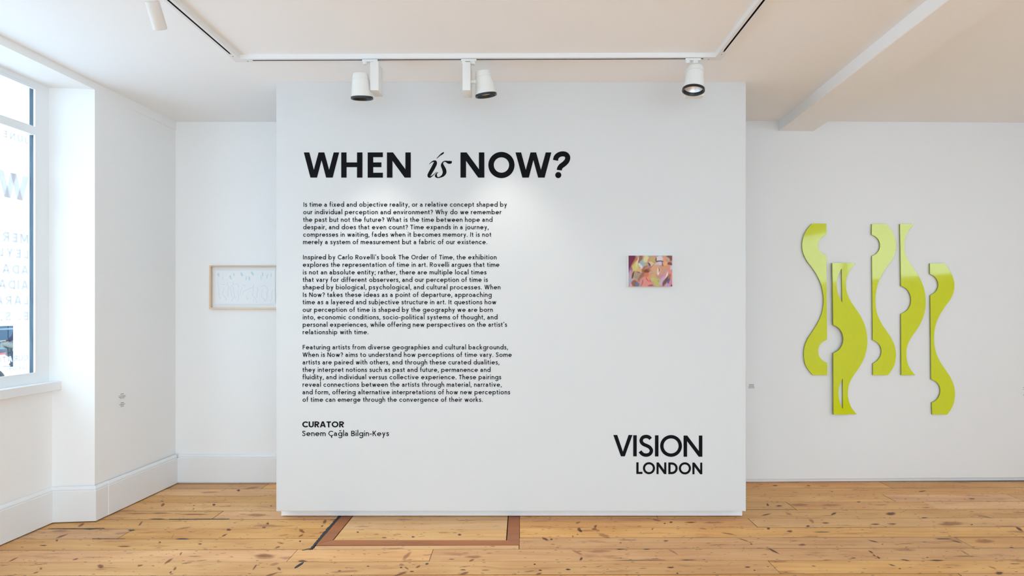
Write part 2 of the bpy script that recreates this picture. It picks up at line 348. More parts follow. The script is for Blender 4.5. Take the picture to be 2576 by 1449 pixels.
def knot_mat():
    m = mat('knot_wood', (0.2, 0.08, 0.04), 0.46, 0.3); nt = m.node_tree; b = nt.nodes['Principled BSDF']
    a = nt.nodes.new('ShaderNodeAttribute'); a.attribute_name = 'tone'; nt.links.new(a.outputs['Color'], b.inputs['Base Color']); nt.links.new(a.outputs['Alpha'], b.inputs['Alpha'])
    return m
V, Fc, CO = [], [], []
rk = random.Random(3)
for q in KN.replace('\n', '').split(';'):
    q = q.split()
    if len(q) != 6: continue
    x, y, a_, b_, an = map(float, q[:5]); r_, g_, bl_, al_ = TONE[q[5]]
    th = math.radians(-an); n = 16; b0 = len(V); wob = [rk.uniform(.72, 1.12) for _ in range(n)]
    for sc_, al in ((0, al_), (.62, al_), (1.18, 0)):
        for i in range(1 if sc_ == 0 else n):
            t_ = 2 * PI * i / n; wx, wy = a_ * sc_ * wob[i] * math.cos(t_), b_ * sc_ * wob[(i * 3) % n] * math.sin(t_)
            X, Y = x + wx * math.cos(th) - wy * math.sin(th), y + wx * math.sin(th) + wy * math.cos(th)
            D = CH * F / (Y - CY); V.append(((X - CX) / F * D, D, 0.0011)); CO.append((r_, g_, bl_, al))
    for i in range(n):
        j = (i + 1) % n; Fc.append((b0, b0 + 1 + i, b0 + 1 + j)); Fc.append((b0 + 1 + i, b0 + 1 + n + i, b0 + 1 + n + j, b0 + 1 + j))
kn = mesh_obj('wood_knots', V, Fc, knot_mat(), floor); kn['kind'] = 'stuff'
ca = kn.data.color_attributes.new('tone', 'FLOAT_COLOR', 'POINT')
for i, c in enumerate(CO): ca.data[i].color = c
# ---- inset floor hatch
hatch = tag(empty('floor_hatch', ((HX0 + HX1) / 2, 3.8, 0)), 'rectangular floor hatch of pale pine boards edged with brown hardwood strips', 'floor hatch')
def hatch_poly(name, pts, m):
    bm = bmesh.new(); prism(bm, [(x - hatch.location.x, y - hatch.location.y) for x, y in pts], -0.0235, 0.0006)
    bmesh.ops.recalc_face_normals(bm, faces=bm.faces[:])
    return bm_obj(name, bm, m, hatch)
SW = 0.0735; e = 0.0008
hatch_poly('edge_strip', [(HX0, 4.6), (HX0, HY0 + 0.02), (HX0 + SW, HY0 + SW + 0.006), (HX0 + SW, 4.6)], M_teak)
hatch_poly('edge_strip', [(HX0 + e, HY0), (HX1 - e, HY0), (HX1 - SW, HY0 + SW - e), (HX0 + SW + e, HY0 + SW + 0.003), (HX0 + e, HY0 + 0.016)], M_teak)
hatch_poly('edge_strip', [(HX1, HY0 + e), (HX1, 4.6), (HX1 - SW, 4.6), (HX1 - SW, HY0 + SW)], M_teak)
ys = [HY0 + SW + 0.002, 3.778, 3.932, 4.09, 4.25, 4.42, 4.6]
for a, b_ in zip(ys, ys[1:]):
    o = board(HX0 + SW + 0.004, HX1 - SW - 0.006, a, b_, M_pine2, hatch, gap=0.0014)
    o.location = (0, (a + b_) / 2 - 3.8, 0); o.rotation_euler = (0, 0, 0)

# ---- ceiling, beam
bm = bmesh.new(); box(bm, -3.4, 5.6, -2.8, 5.1, CEIL, CEIL + 0.2)
ceiling = tag(bm_obj('ceiling', bm, M_ceil), 'flat white gallery ceiling', 'ceiling', kind='structure')
bm = bmesh.new()
prism(bm, [(2.035 + DR * (y - 4.755), y) for y in (-2.7, 4.80)] + [(2.318 + DR * (y - 4.755), y) for y in (4.80, -2.7)], 2.811, CEIL + 0.02)
bevel(bm, 0.004, 1)
tag(bm_obj('ceiling_beam', bm, M_ceil), 'shallow white boxed beam crossing the ceiling towards the green reliefs', 'ceiling beam', kind='structure')

# ---- left wall with window recesses (plan points measured on the photograph)
def lx(u, y): return u + DR * (y - 3.9)
WB, WT = 0.916, 2.842                              # sill board underside zone and soffit
W1 = (1.72, 3.888); W2 = (-1.30, 0.80)
OUT = -3.31
bm = bmesh.new()
def strip(u0, u1, y0, y1, z0, z1, y0b=None, y1b=None):
    prism(bm, [(lx(u0, y0), y0), (lx(u0, y1), y1), (lx(u1, y1b or y1), y1b or y1), (lx(u1, y0b or y0), y0b or y0)], z0, z1)
strip(-2.823, OUT, 3.928, 4.95, 0, CEIL + 0.02, y0b=3.872)             # masonry right of window 1 (splayed reveal)
for (a, b_) in (W1, W2):
    strip(-3.080, OUT, a - .02, b_ + .04, 0, WB)                              # thin wall under the sill
    strip(-2.823, OUT, a, 3.928 if b_ > 3 else b_, WT, CEIL + 0.02)        # lintel
strip(-2.823, OUT, W2[1], W1[0], 0, CEIL + 0.02)
strip(-2.823, OUT, -2.75, W2[0], 0, CEIL + 0.02)
wall_left = tag(bm_obj('wall_left', bm, M_wall), 'white plastered side wall with deep window recess', 'wall', kind='structure')
# boxed strip near the ceiling and casing line
bm = bmesh.new()
prism(bm, [(lx(-2.823, 4.03) - .004, 4.03), (lx(-2.823, 4.03) + .0004, 4.03), (lx(-2.823, 4.78) + .007, 4.78), (lx(-2.823, 4.78) - .004, 4.78)], 2.826, CEIL + 0.002)
tag(bm_obj('trim_1', bm, M_wall), 'thin white boxed strip under the ceiling on the left wall', 'trim', kind='structure')
# ---- back walls
bm = bmesh.new(); box(bm, -2.95, 1.62, 4.772, 4.95, 0, CEIL + 0.02)
tag(bm_obj('wall_back', bm, M_wall), 'white back wall left of and behind the partition', 'wall', kind='structure')
bm = bmesh.new(); R0 = (1.60, 4.738); R1 = (5.5, 4.826)
prism(bm, [R0, R1, (5.5, 5.05), (1.60, 5.05)], 0.041, CEIL + 0.02)
tag(bm_obj('wall_back_right', bm, M_display), 'white display wall carrying the lime green reliefs', 'wall', kind='structure')
bm = bmesh.new(); prism(bm, [(1.60, 4.790), (5.5, 4.860), (5.5, 5.0), (1.60, 5.0)], 0.0035, 0.041)
tag(bm_obj('baseboard_back_right', bm, M_gloss), 'low recessed grey white skirting under the display wall', 'baseboard', kind='structure')
bm = bmesh.new(); box(bm, 5.3, 5.5, 2.4, 5.05, 0, CEIL + 0.02); box(bm, 5.3, 5.5, -2.75, -2.4, 0, CEIL + 0.02)
box(bm, 5.3, 5.5, -2.4, 2.4, 0, 1.75); box(bm, 5.3, 5.5, -2.4, 2.4, 2.75, CEIL + 0.02)
tag(bm_obj('wall_right', bm, M_wall), 'white side wall out of frame on the right', 'wall', kind='structure')
bm = bmesh.new()
box(bm, -3.5, -2.4, -2.85, -2.65, 0, CEIL + .02); box(bm, 4.2, 5.5, -2.85, -2.65, 0, CEIL + .02)
box(bm, -2.4, 4.2, -2.85, -2.65, 0, 0.15); box(bm, -2.4, 4.2, -2.85, -2.65, 2.75, CEIL + .02)
tag(bm_obj('wall_front', bm, M_wall), 'white street wall behind the camera with a wide window added for light', 'wall', kind='structure')

# ---- skirting boards swept along the plan
def skirting(name, path, label, h=0.218, t=0.018, lift=0.003):
    """path: points of the skirting's front line, interior on the right-hand side as walked"""
    prof = [(0.0, lift), (0.0, h - 0.014), (0.004, h - 0.010), (0.004, h - 0.007), (0.001, h - 0.003), (0.006, h + 0.006), (t, h + 0.016)]
    pts = [Vector(p) for p in path]; n = len(pts); rows = []
    for i in range(n):
        d0 = (pts[i] - pts[i - 1]).normalized() if i else None
        d1 = (pts[i + 1] - pts[i]).normalized() if i < n - 1 else None
        if d0 is None: d0 = d1
        if d1 is None: d1 = d0
        n0 = Vector((-d0.y, d0.x)); n1 = Vector((-d1.y, d1.x)); nn = (n0 + n1); nn = nn / max(0.3, nn.dot(n0))
        rows.append([(pts[i].x + nn.x * o, pts[i].y + nn.y * o, z) for o, z in prof])
    v = [p for r_ in rows for p in r_]; m_ = len(prof); f = []
    for i in range(n - 1):
        for j in range(m_ - 1):
            a = i * m_ + j; f.append((a, a + m_, a + m_ + 1, a + 1))
    o = mesh_obj(name, v, f, M_gloss)
    return tag(o, label, 'baseboard', kind='structure')
skirting('baseboard_left', [(lx(-3.060, 1.7), 1.7), (lx(-3.060, 3.88), 3.880), (lx(-2.800, 3.908), 3.908), (lx(-2.802, 4.02), 4.02), (lx(-2.802, 4.02) + 0.0025, 4.0215), (-2.754, 4.753)],
         'tall white skirting board stepping round the window recess', lift=0.007)
skirting('baseboard_back', [(-2.754, 4.753), (1.45, 4.757)], 'tall white skirting board along the back wall', lift=0.012)
skirting('baseboard_left_near', [(lx(-2.80, -2.6), -2.6), (lx(-2.80, -1.32), -1.32)], 'white skirting board by the street wall')

# ---- windows
def side_window(name, y0, y1, label):
    t = tag(empty(name, (lx(-3.07, (y0 + y1) / 2), (y0 + y1) / 2, WB)), label, 'window', kind='structure')
    ox, oy, oz = t.location
    u_in, u_g, u_out = -3.098, -3.111, -3.136
    GB, TB0, TB1, GT, SW_ = 0.990, 2.502, 2.555, 2.796, 0.094
    yA, yB = y0 + SW_, y1 - SW_
    def part(nm, boxes, m, parent=t, bev=0.0):
        bm_ = bmesh.new()
        for (ua, ub, a, b_, za, zb) in boxes:
            prism(bm_, [(lx(ua, a) - ox, a - oy), (lx(ua, b_) - ox, b_ - oy), (lx(ub, b_) - ox, b_ - oy), (lx(ub, a) - ox, a - oy)], za - oz, zb - oz)
        if bev: bevel(bm_, bev, 1)
        return bm_obj(nm, bm_, m, parent)
    part('window_frame', [(u_in, u_g, yB, y1 + .012, WB, WT + .005), (u_in, u_g, y0 - .03, yA, WB, WT + .005), (u_in, u_g, yA, yB, GT, WT + .005), (u_in, u_g, yA, yB, WB, GB)], M_frame)
    part('outer_frame', [(u_g, u_out, yB, y1 + .012, WB, WT + .005), (u_g, u_out, y0 - .03, yA, WB, WT + .005)], M_weather)
    part('outer_rail', [(u_g, u_g - .008, yA, yB, GT, WT + .005), (u_g, u_g - .008, yA, yB, WB, GB)], M_frame)
    # beads
    part('glazing_bead', [(u_in + .004, u_in - .002, yB - .006, yB + .002, GB, TB0), (u_in + .004, u_in - .002, yA, yB, GB - .006, GB + .004),
                          (u_in + .004, u_in - .002, yB - .006, yB + .002, TB1, GT), (u_in + .004, u_in - .002, yA, yB, GT - .005, GT + .004), (u_in + .002, u_in - .002, yA, yB, GT + .016, GT + .019)], M_frame)
    part('transom', [(u_in + .006, u_out, yA, yB, TB0, TB1)], M_frame, bev=.002)
    part('glass_pane', [(u_g, u_g - .004, yA - .002, yB + .002, GB - .002, TB0 + .002)], M_glass)
    part('glass_pane', [(u_g, u_g - .004, yA - .002, yB + .002, TB1 - .002, GT + .002)], M_glass)
    part('window_sill', [(-3.024, -3.115, y0, 3.908 if y1 > 3 else y1, 0.869, 0.925)], M_gloss, bev=.002)
    return t
side_window('window_1', W1[0], W1[1], 'tall white framed window with a top light and exhibition lettering on its glass')
side_window('window_2', W2[0], W2[1], 'tall white framed side window nearer the street')
def fill_window(name, loc_, rz, hw, label, H_=2.3):
    t = tag(empty(name, loc_, rz), label, 'window', kind='structure')
    bm = bmesh.new()
    for (a, b_, c_, d_) in ((-hw, -hw + .07, 0, H_), (hw - .07, hw, 0, H_), (-.04, .04, 0, H_), (-hw + .07, -.04, 0, .07), (.04, hw - .07, 0, .07), (-hw + .07, -.04, H_ - .07, H_), (.04, hw - .07, H_ - .07, H_)): box(bm, a, b_, -.04, .04, c_, d_)
    bm_obj('window_frame', bm, M_frame, t)
    for a, b_ in ((-hw + .07, -.04), (.04, hw - .07)):
        bm = bmesh.new(); box(bm, a, b_, -.004, .004, .07, H_ - .07); bm_obj('glass_pane', bm, M_glass, t)
fill_window('fill_window_rear', (0.9, -2.75, 0.15), 0, 3.3, 'wide unseen window behind the camera, added for front light', 2.6)  # added opening behind the camera, sized to light the room from the front
fill_window('fill_window_right', (5.4, 0.0, 1.75), PI / 2, 2.4, 'high unseen side window on the right, added for fill and reflections', 1.0)  # added, unseen; fills the left wall and reflects in the reliefs

# ---- the partition
D1 = 3.922
PL, PR = px(694.5, 0, D1).x, px(1877, 0, D1).x
PB = px(0, 1286.5, D1).z
part_t = tag(empty('wall_centre', ((PL + PR) / 2, D1, 0)), 'large white partition panel with the exhibition text', 'wall', kind='structure')
def loc(bm_, o):
    bmesh.ops.translate(bm_, vec=-Vector(o.location), verts=bm_.verts[:])
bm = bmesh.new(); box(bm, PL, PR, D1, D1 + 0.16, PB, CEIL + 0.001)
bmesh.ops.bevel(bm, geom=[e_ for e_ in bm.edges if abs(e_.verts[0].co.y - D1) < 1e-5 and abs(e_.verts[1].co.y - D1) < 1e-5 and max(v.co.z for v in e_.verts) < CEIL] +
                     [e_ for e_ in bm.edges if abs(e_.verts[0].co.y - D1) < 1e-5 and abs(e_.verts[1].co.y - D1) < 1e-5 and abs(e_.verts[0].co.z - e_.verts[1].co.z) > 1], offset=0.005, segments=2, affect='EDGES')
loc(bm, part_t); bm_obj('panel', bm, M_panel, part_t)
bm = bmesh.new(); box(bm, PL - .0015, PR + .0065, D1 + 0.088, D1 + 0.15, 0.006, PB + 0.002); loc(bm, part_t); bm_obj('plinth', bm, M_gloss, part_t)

# ================================================================ LETTERING
def pz(x, y, off=0.0012):
    v = px(x, y, D1); return Vector((v.x, D1 - off, v.z))
def ribbon(pts, w_, close=False):
    """centre line (x,y) or (x,y,w) -> quads"""
    P = [(p[0], p[1]) for p in pts]; W = [(p[2] if len(p) > 2 else w_) / 2 for p in pts]
    n = len(P); V = []; F_ = []
    for i in range(n):
        a = P[i - 1] if (i or close) else P[i]; b_ = P[(i + 1) % n] if (i < n - 1 or close) else P[i]
        d0 = (P[i][0] - a[0], P[i][1] - a[1]); d1 = (b_[0] - P[i][0], b_[1] - P[i][1])
        l0 = math.hypot(*d0); l1 = math.hypot(*d1)
        if l0 < 1e-9: d0, l0 = d1, l1
        if l1 < 1e-9: d1, l1 = d0, l0
        n0 = (-d0[1] / l0, d0[0] / l0); n1 = (-d1[1] / l1, d1[0] / l1)
        m_ = (n0[0] + n1[0], n0[1] + n1[1]); q = m_[0] * n0[0] + m_[1] * n0[1]
        if q < 0.5: q = 0.5
        m_ = (m_[0] / q, m_[1] / q)
        V.append((P[i][0] + m_[0] * W[i], P[i][1] + m_[1] * W[i])); V.append((P[i][0] - m_[0] * W[i], P[i][1] - m_[1] * W[i]))
    for i in range(n if close else n - 1):
        j = (i + 1) % n; F_.append((2 * i, 2 * i + 1, 2 * j + 1, 2 * j))
    return V, F_
def smooth_pts(pts, k=6):
    """Catmull-Rom through points (any dimension)"""
    out = []; n = len(pts)
    for i in range(n - 1):
        p0, p1, p2, p3 = pts[max(0, i - 1)], pts[i], pts[i + 1], pts[min(n - 1, i + 2)]
        for s in range(k):
            t = s / k
            out.append(tuple(0.5 * ((2 * b) + (-a + c) * t + (2 * a - 5 * b + 4 * c - d) * t * t + (-a + 3 * b - 3 * c + d) * t ** 3) for a, b, c, d in zip(p0, p1, p2, p3)))
    out.append(tuple(pts[-1])); return out
def ring(cx, cy, ro, ri, n=56, rxo=None, rxi=None):
    V = []; F_ = []
    for i in range(n):
        a = 2 * PI * i / n
        V += [(cx + (rxo or ro) * math.cos(a), cy + ro * math.sin(a)), (cx + (rxi or ri) * math.cos(a), cy + ri * math.sin(a))]
    for i in range(n):
        j = (i + 1) % n; F_.append((2 * i, 2 * j, 2 * j + 1, 2 * i + 1))
    return V, F_
def poly(pts): return list(pts), [tuple(range(len(pts)))]
def rect(a, b_, c_, d_): return poly([(a, b_), (c_, b_), (c_, d_), (a, d_)])
def disc(cx, cy, r_, n=28): return poly([(cx + r_ * math.cos(2 * PI * i / n), cy + r_ * math.sin(2 * PI * i / n)) for i in range(n)])
def letters_obj(name, shapes, conv, m, parent, nrm=(0, -1, 0)):
    V, Fc = [], []; nrm = Vector(nrm)
    for k, (v, f) in enumerate(shapes):      # strokes of a letter lie a hair over one another
        b0 = len(V); V += [conv(*p) + nrm * (.00012 * (k % 7)) for p in v]; Fc += [tuple(i + b0 for i in q) for q in f]
    o0 = Vector(parent.location) if parent else Vector((0, 0, 0))
    bm_ = bmesh.new(); vs = [bm_.verts.new(v - o0) for v in V]
    for q in Fc: bm_.faces.new([vs[i] for i in q])
    big = [f for f in bm_.faces if len(f.verts) > 4]
    bm_.normal_update()
    if big: bmesh.ops.triangulate(bm_, faces=big, ngon_method='EAR_CLIP')
    return bm_obj(name, bm_, m, parent, recalc=False)

# --- the big title
zA = lambda x, y: pz(740 + x / 3.5778, 360 + y / 3.5778)
def Wp(dx, pts=None): return poly([(x + dx, y) for x, y in ((87, 84), (137, 84), (178, 240), (220, 84), (272, 84), (315, 240), (356, 84), (406, 84), (347, 311), (288, 311), (247, 155), (206, 311), (147, 311))])
def Np(dx): return poly([(x + dx, y) for x, y in ((835, 84), (890, 84), (1001, 235), (1001, 84), (1050, 84), (1050, 311), (995, 311), (885, 160), (885, 311), (835, 311))])
title = tag(empty('title_lettering', zA(1286, 311)), 'large black exhibition title lettering across the top of the partition', 'wall lettering')
T = [[Wp(0)], [rect(424, 84, 472, 311), rect(566, 84, 615, 311), rect(472, 174, 566, 217)],
     [rect(662, 84, 712, 311), rect(712, 84, 799, 127), rect(712, 174, 786, 217), rect(712, 267, 799, 311)], [Np(0)],
     [poly([(1281, 137), (1302, 114), (1324, 92), (1345, 80), (1349, 84), (1348, 91), (1340, 100), (1318, 112), (1284, 140)]),
      ribbon(smooth_pts([(1216, 191, 4), (1233, 174, 7), (1254, 164, 13), (1270, 168, 24), (1268, 188, 33), (1248, 228, 34), (1224, 270, 32), (1213, 295, 27), (1224, 305, 14), (1246, 292, 7), (1283, 260, 4)], 5), 10)],
     [ribbon(smooth_pts([(1418, 163, 6), (1408, 172, 26), (1388, 173, 25), (1366, 165, 13), (1348, 166, 8), (1335, 180, 13), (1334, 202, 27), (1350, 238, 34), (1353, 266, 33), (1338, 292, 22), (1312, 307, 11), (1291, 310, 10), (1277, 297, 20), (1281, 276, 10), (1297, 262, 4)], 5), 10)],
     [Np(662)], [ring(1865.5, 197.5, 118, 69)],
     [poly([(1992, 84), (2043, 84), (2085, 240), (2127, 84), (2178, 84), (2221, 240), (2264, 84), (2315, 84), (2254, 311), (2196, 311), (2153, 155), (2112, 311), (2054, 311)])],
     [ribbon(smooth_pts([(2352, 156), (2360, 126), (2384, 105), (2416, 97), (2446, 104), (2462, 127), (2455, 159), (2430, 187), (2403, 207), (2390, 226), (2387, 244)], 5), 46), disc(2377, 288, 27.5)]]
for s in T: letters_obj('letter', s, zA, M_vinyl, title)

# --- gallery name bottom right
zV = lambda x, y: pz(1520 + x / 9.541, 1080 + y / 9.541)
logo = tag(empty('gallery_name_lettering', zV(1290, 1074)), 'bold black two line gallery name at the lower right of the partition', 'wall lettering')
def N2(x0, x1, y0, y1, sx, nx, ix): return poly([(x0, y0), (x0 + nx, y0), (x1 - sx, y0 + ix), (x1 - sx, y0), (x1, y0), (x1, y1), (x1 - nx, y1), (x0 + sx, y1 - ix), (x0 + sx, y1), (x0, y1)])
def Dp(x0, y0, y1, xc, xr, s):
    cy, ro = (y0 + y1) / 2, (y1 - y0) / 2; V = []; F_ = []; n = 20
    for i in range(n + 1):
        a = -PI / 2 + PI * i / n
        V += [(xc + (xr - xc) * math.cos(a), cy + ro * math.sin(a)), (xc + (xr - s - xc) * math.cos(a), cy + (ro - s) * math.sin(a))]
    for i in range(n): F_.append((2 * i, 2 * i + 2, 2 * i + 3, 2 * i + 1))
    return [(V, F_), rect(x0, y0, x0 + s, y1), rect(x0 + s, y0, xc, y0 + s), rect(x0 + s, y1 - s, xc, y1)]
VL = [[poly([(217, 135), (312, 135), (447, 533), (583, 135), (677, 135), (493, 648), (400, 648)])], [rect(695, 141, 780, 648)],
      [ribbon(smooth_pts([(1114, 229), (1068, 186), (1000, 171), (925, 194), (886, 262), (904, 322), (950, 362), (1015, 390), (1085, 428), (1129, 492), (1120, 555), (1075, 602), (1005, 618), (935, 603), (888, 564), (858, 527)], 4), 83)],
      [rect(1217, 143, 1302, 650)], [ring(1603, 398, 262, 180)], [N2(1903, 2355, 148, 657, 85, 88, 370)],
      [rect(770, 790, 824, 1071), rect(824, 1019, 917, 1071)], [ring(1073, 932, 145, 93)], [N2(1254, 1490, 793, 1074, 51, 52, 181)],
      Dp(1537, 793, 1075, 1621, 1762, 54), [ring(1935, 936, 146, 94)], [N2(2115, 2353, 797, 1078, 51, 52, 181)]]
for s in VL: letters_obj('letter', s, zV, M_vinyl, logo)

# --- geometric sans drawn as strokes: cap height 10, x-height 7
def arc(cx, cy, rx, ry, a0, a1, n=None):
    n = n or max(4, int(abs(a1 - a0) / 18))
    return [(cx + rx * math.cos(math.radians(a0 + (a1 - a0) * i / n)), cy + ry * math.sin(math.radians(a0 + (a1 - a0) * i / n))) for i in range(n + 1)]
def font(t):
    h, H, A_ = 7.05, 10.0, 11.7; k = t / 2; r = (h - t) / 2; c = h / 2; rx = r * 1.08
    G = {}
    def diag(x0, y0, x1, y1):
        d = math.hypot(x1 - x0, y1 - y0); wx = t * d / max(1e-6, abs(y1 - y0)) / 2
        return ('p', [(x0 - wx, y0), (x0 + wx, y0), (x1 + wx, y1), (x1 - wx, y1)])
    dot = lambda x, y: ('p', [(x + k * 1.22 * math.cos(a * PI / 5), y + k * 1.22 * math.sin(a * PI / 5)) for a in range(10)])
    s = lambda *p: ('s', list(p)); S = lambda l: ('s', l); O = lambda cx, cy, rx, ry: ('o', arc(cx, cy, rx, ry, 0, 360, 22)[:-1])
    bw = 2 * rx + t                                    # bowl width
    G['a'] = (6.3, [S([(0.85, 5.1)] + arc(2.75, h - k - 1.95, 2.0, 1.95, 150, 0, 8) + [(4.75, 1.7)] + arc(5.65, 1.7, .9, .95, 180, 265, 4)), S([(4.75, 4.0), (2.5, 4.0)] + arc(2.45, 2.4, 1.8, 1.6, 90, 270, 9) + [(3.6, 1.0), (4.75, 2.0)])])
    G['b'] = (bw, [s((k, A_), (k, 0)), O(k + rx, c, rx, r)])
    G['c'] = (bw - 1.0, [S(arc(k + rx, c, rx, r, 42, 318, 14))])
    G['d'] = (bw, [s((bw - k, A_), (bw - k, 0)), O(k + rx, c, rx, r)])
    G['e'] = (bw, [S([(k + .2, c), (bw - k, c)] + arc(k + rx, c, rx, r, 0, 318, 16)[1:])])
    G['f'] = (3.7, [S([(1.5, 0), (1.5, A_ - k - 2.0)] + arc(1.5 + 1.8, A_ - k - 1.8, 1.8, 1.8, 180, 80, 6)), s((0, h - k), (3.4, h - k))])
    G['g'] = (bw, [s((bw - k, h), (bw - k, 0)) if False else S([(bw - k, h), (bw - k, -.7)] + arc(k + rx, -.7, rx, 2.5, 0, -155, 9)), O(k + rx, c, rx, r)])
    G['h'] = (5.9, [s((k, A_), (k, 0)), S(arc(2.95, h - k - 2.15, 2.95 - k, 2.15, 180, 0, 9) + [(5.9 - k, 0)])])
    G['i'] = (t + .35, [s((k + .17, h), (k + .17, 0)), dot(k + .17, 9.6)])
    G['j'] = (2.3, [S([(1.6, h), (1.6, -1.2)] + arc(0, -1.2, 1.6, 1.5, 0, -80, 5)), dot(1.6, 9.6)])
    G['k'] = (5.6, [s((k, A_), (k, 0)), diag(4.35, h, 1.5, 3.4), diag(4.6, 0, 2.2, 4.4)])
    G['l'] = (t + .35, [s((k + .17, A_), (k + .17, 0))])
    G['m'] = (9.6, [s((k, h), (k, 0)), S(arc(2.75, h - k - 1.95, 2.75 - k, 1.95, 180, 0, 8) + [(5.5 - k, 0)]), S(arc(6.85, h - k - 1.95, 2.75 - k, 1.95, 180, 0, 8) + [(9.6 - k, 0)])])
    G['n'] = (5.9, [s((k, h), (k, 0)), S(arc(2.95, h - k - 2.15, 2.95 - k, 2.15, 180, 0, 9) + [(5.9 - k, 0)])])
    G['o'] = (bw, [O(k + rx, c, rx, r)])
    G['p'] = (bw, [s((k, h), (k, -3.8)), O(k + rx, c, rx, r)])
    G['q'] = (bw, [s((bw - k, h), (bw - k, -3.8)), O(k + rx, c, rx, r)])
    G['r'] = (3.7, [s((k, h), (k, 0)), S(arc(3.2, h - k - 2.3, 3.2 - k, 2.3, 180, 78, 6))])
    G['s'] = (4.9, [S(smooth_pts([(4.35, 5.45), (3.5, 6.25), (2.4, 6.5 - 0), (1.2, 6.0), (1.0, 4.95), (1.75, 4.1), (2.9, 3.6), (3.95, 2.85), (4.05, 1.75), (3.3, .85), (2.3, .7), (1.2, .95), (.45, 1.85)], 2))])
    G['t'] = (3.9, [S([(1.6, 9.3), (1.6, 2.2)] + arc(3.1, 2.2, 1.5, 1.5, 180, 285, 6)), s((0, h - k), (3.6, h - k))])
    G['u'] = (5.9, [s((5.9 - k, h), (5.9 - k, 0)), S([(k, h), (k, k + 2.15)] + arc(2.95, k + 2.15, 2.95 - k, 2.15, 180, 360, 9))])
    G['v'] = (6.2, [diag(.9, h, 3.1, 0), diag(5.3, h, 3.1, 0)])
    G['w'] = (9.4, [diag(.9, h, 2.85, 0), diag(4.7, h, 2.85, 0), diag(4.7, h, 6.55, 0), diag(8.5, h, 6.55, 0)])
    G['x'] = (5.9, [diag(1.0, h, 4.9, 0), diag(4.9, h, 1.0, 0)])
    G['y'] = (6.2, [diag(.9, h, 3.2, 0.2), diag(5.3, h, 1.55, -3.8)])
    G['z'] = (5.2, [s((.3, h - k), (4.9, h - k)), diag(4.2, h - t, 1.1, t), s((.3, k), (4.9, k))])
    G[','] = (1.9, [diag(1.25, 1.5, .5, -1.7)])
    G['.'] = (1.9, [dot(.95, k + .1)])
    G[';'] = (2.0, [diag(1.25, 1.5, .5, -1.7), dot(1.2, 6.2)])
    G['\u2019'] = (1.8, [diag(1.3, 11.0, .7, 8.2)])
    G['-'] = (3.8, [s((.3, 3.7), (3.5, 3.7))])
    G[' '] = (2.5, [])
    G['?'] = (5.1, [S(arc(2.55, H - k - 2.1, 1.9, 2.1, 170, -50, 10) + [(2.6, 4.3), (2.55, 2.9)]), dot(2.55, k + .1)])
    R_ = (H - t) / 2
    G['C'] = (8.3, [S(arc(k + R_, 5, R_, R_, 42, 318, 18))])
    G['\u00c7'] = (8.3, [S(arc(k + R_, 5, R_, R_, 42, 318, 18)), S([(5.2, .3), (5.0, -.8), (6.1, -1.3), (5.9, -2.4), (4.6, -2.5)])])
    G['O'] = (10, [O(5, 5, R_, R_)])
    G['Q'] = G['O']
    G['I'] = (t + .5, [s((k + .25, H), (k + .25, 0))])
    G['J'] = (5.2, [S([(5.2 - k, H), (5.2 - k, 2.9)] + arc(5.2 - k - 2.0, 2.9, 2.0, 2.9 - k, 0, -160, 8))])
    G['U'] = (7.6, [S([(k, H), (k, 3.6)] + arc(3.8, 3.6, 3.8 - k, 3.6 - k, 180, 360, 10) + [(7.6 - k, H)])])
    G['T'] = (6.6, [s((0, H - k), (6.6, H - k)), s((3.3, H), (3.3, 0))])
    G['F'] = (5.8, [s((k, H), (k, 0)), s((k, H - k), (5.6, H - k)), s((k, 5.2), (5.2, 5.2))])
    G['E'] = (6.0, [s((k, H), (k, 0)), s((k, H - k), (5.8, H - k)), s((k, 5.1), (5.4, 5.1)), s((k, k), (5.8, k))])
    G['L'] = (5.6, [s((k, H), (k, 0)), s((k, k), (5.4, k))])
    G['H'] = (7.8, [s((k, H), (k, 0)), s((7.8 - k, H), (7.8 - k, 0)), s((k, 5.1), (7.8 - k, 5.1))])
    G['N'] = (7.9, [s((k, H), (k, 0)), s((7.9 - k, H), (7.9 - k, 0)), diag(k * 1.2, H, 7.9 - k * 1.2, 0)])
    G['M'] = (9.4, [s((k, H), (k, 0)), s((9.4 - k, H), (9.4 - k, 0)), diag(k * 1.1, H, 4.7, 2.2), diag(9.4 - k * 1.1, H, 4.7, 2.2)])
    G['B'] = (6.6, [s((k, H), (k, 0)), S([(k, H - k), (3.6, H - k)] + arc(3.6, 7.4, 2.0, 2.6 - k, 90, -90, 8) + [(k, 5.2)]), S([(k, 5.2), (3.8, 5.2)] + arc(3.8, 2.65, 2.3, 2.6 - k * .9, 90, -90, 8) + [(k, k)])])
    G['R'] = (6.9, [s((k, H), (k, 0)), S([(k, H - k), (3.6, H - k)] + arc(3.6, 7.1, 2.5, 2.9 - k, 90, -90, 8) + [(k, 4.2)]), diag(3.4, 4.4, 5.9, 0)])
    G['P'] = G['R']
    G['D'] = (8.2, [s((k, H), (k, 0)), S([(k, H - k), (3.2, H - k)] + arc(3.2, 5, 5.0 - k, 5 - k, 90, -90, 12) + [(k, k)])])
    G['S'] = (6.2, [S(smooth_pts([(5.5, 7.9), (4.4, 9.1), (3.0, H - k), (1.5, 8.8), (1.1, 7.4), (1.9, 6.1), (3.3, 5.3), (4.8, 4.3), (5.2, 2.7), (4.4, 1.2), (3.0, k), (1.5, 1.1), (.6, 2.4)], 3))])
    G['K'] = (6.8, [s((k, H), (k, 0)), diag(5.6, H, 1.7, 4.6), diag(5.9, 0, 2.7, 6.0)])
    G['A'] = (8.6, [diag(4.0, H, 1.0, 0), diag(4.6, H, 7.6, 0), s((1.9, 3.0), (6.7, 3.0))])
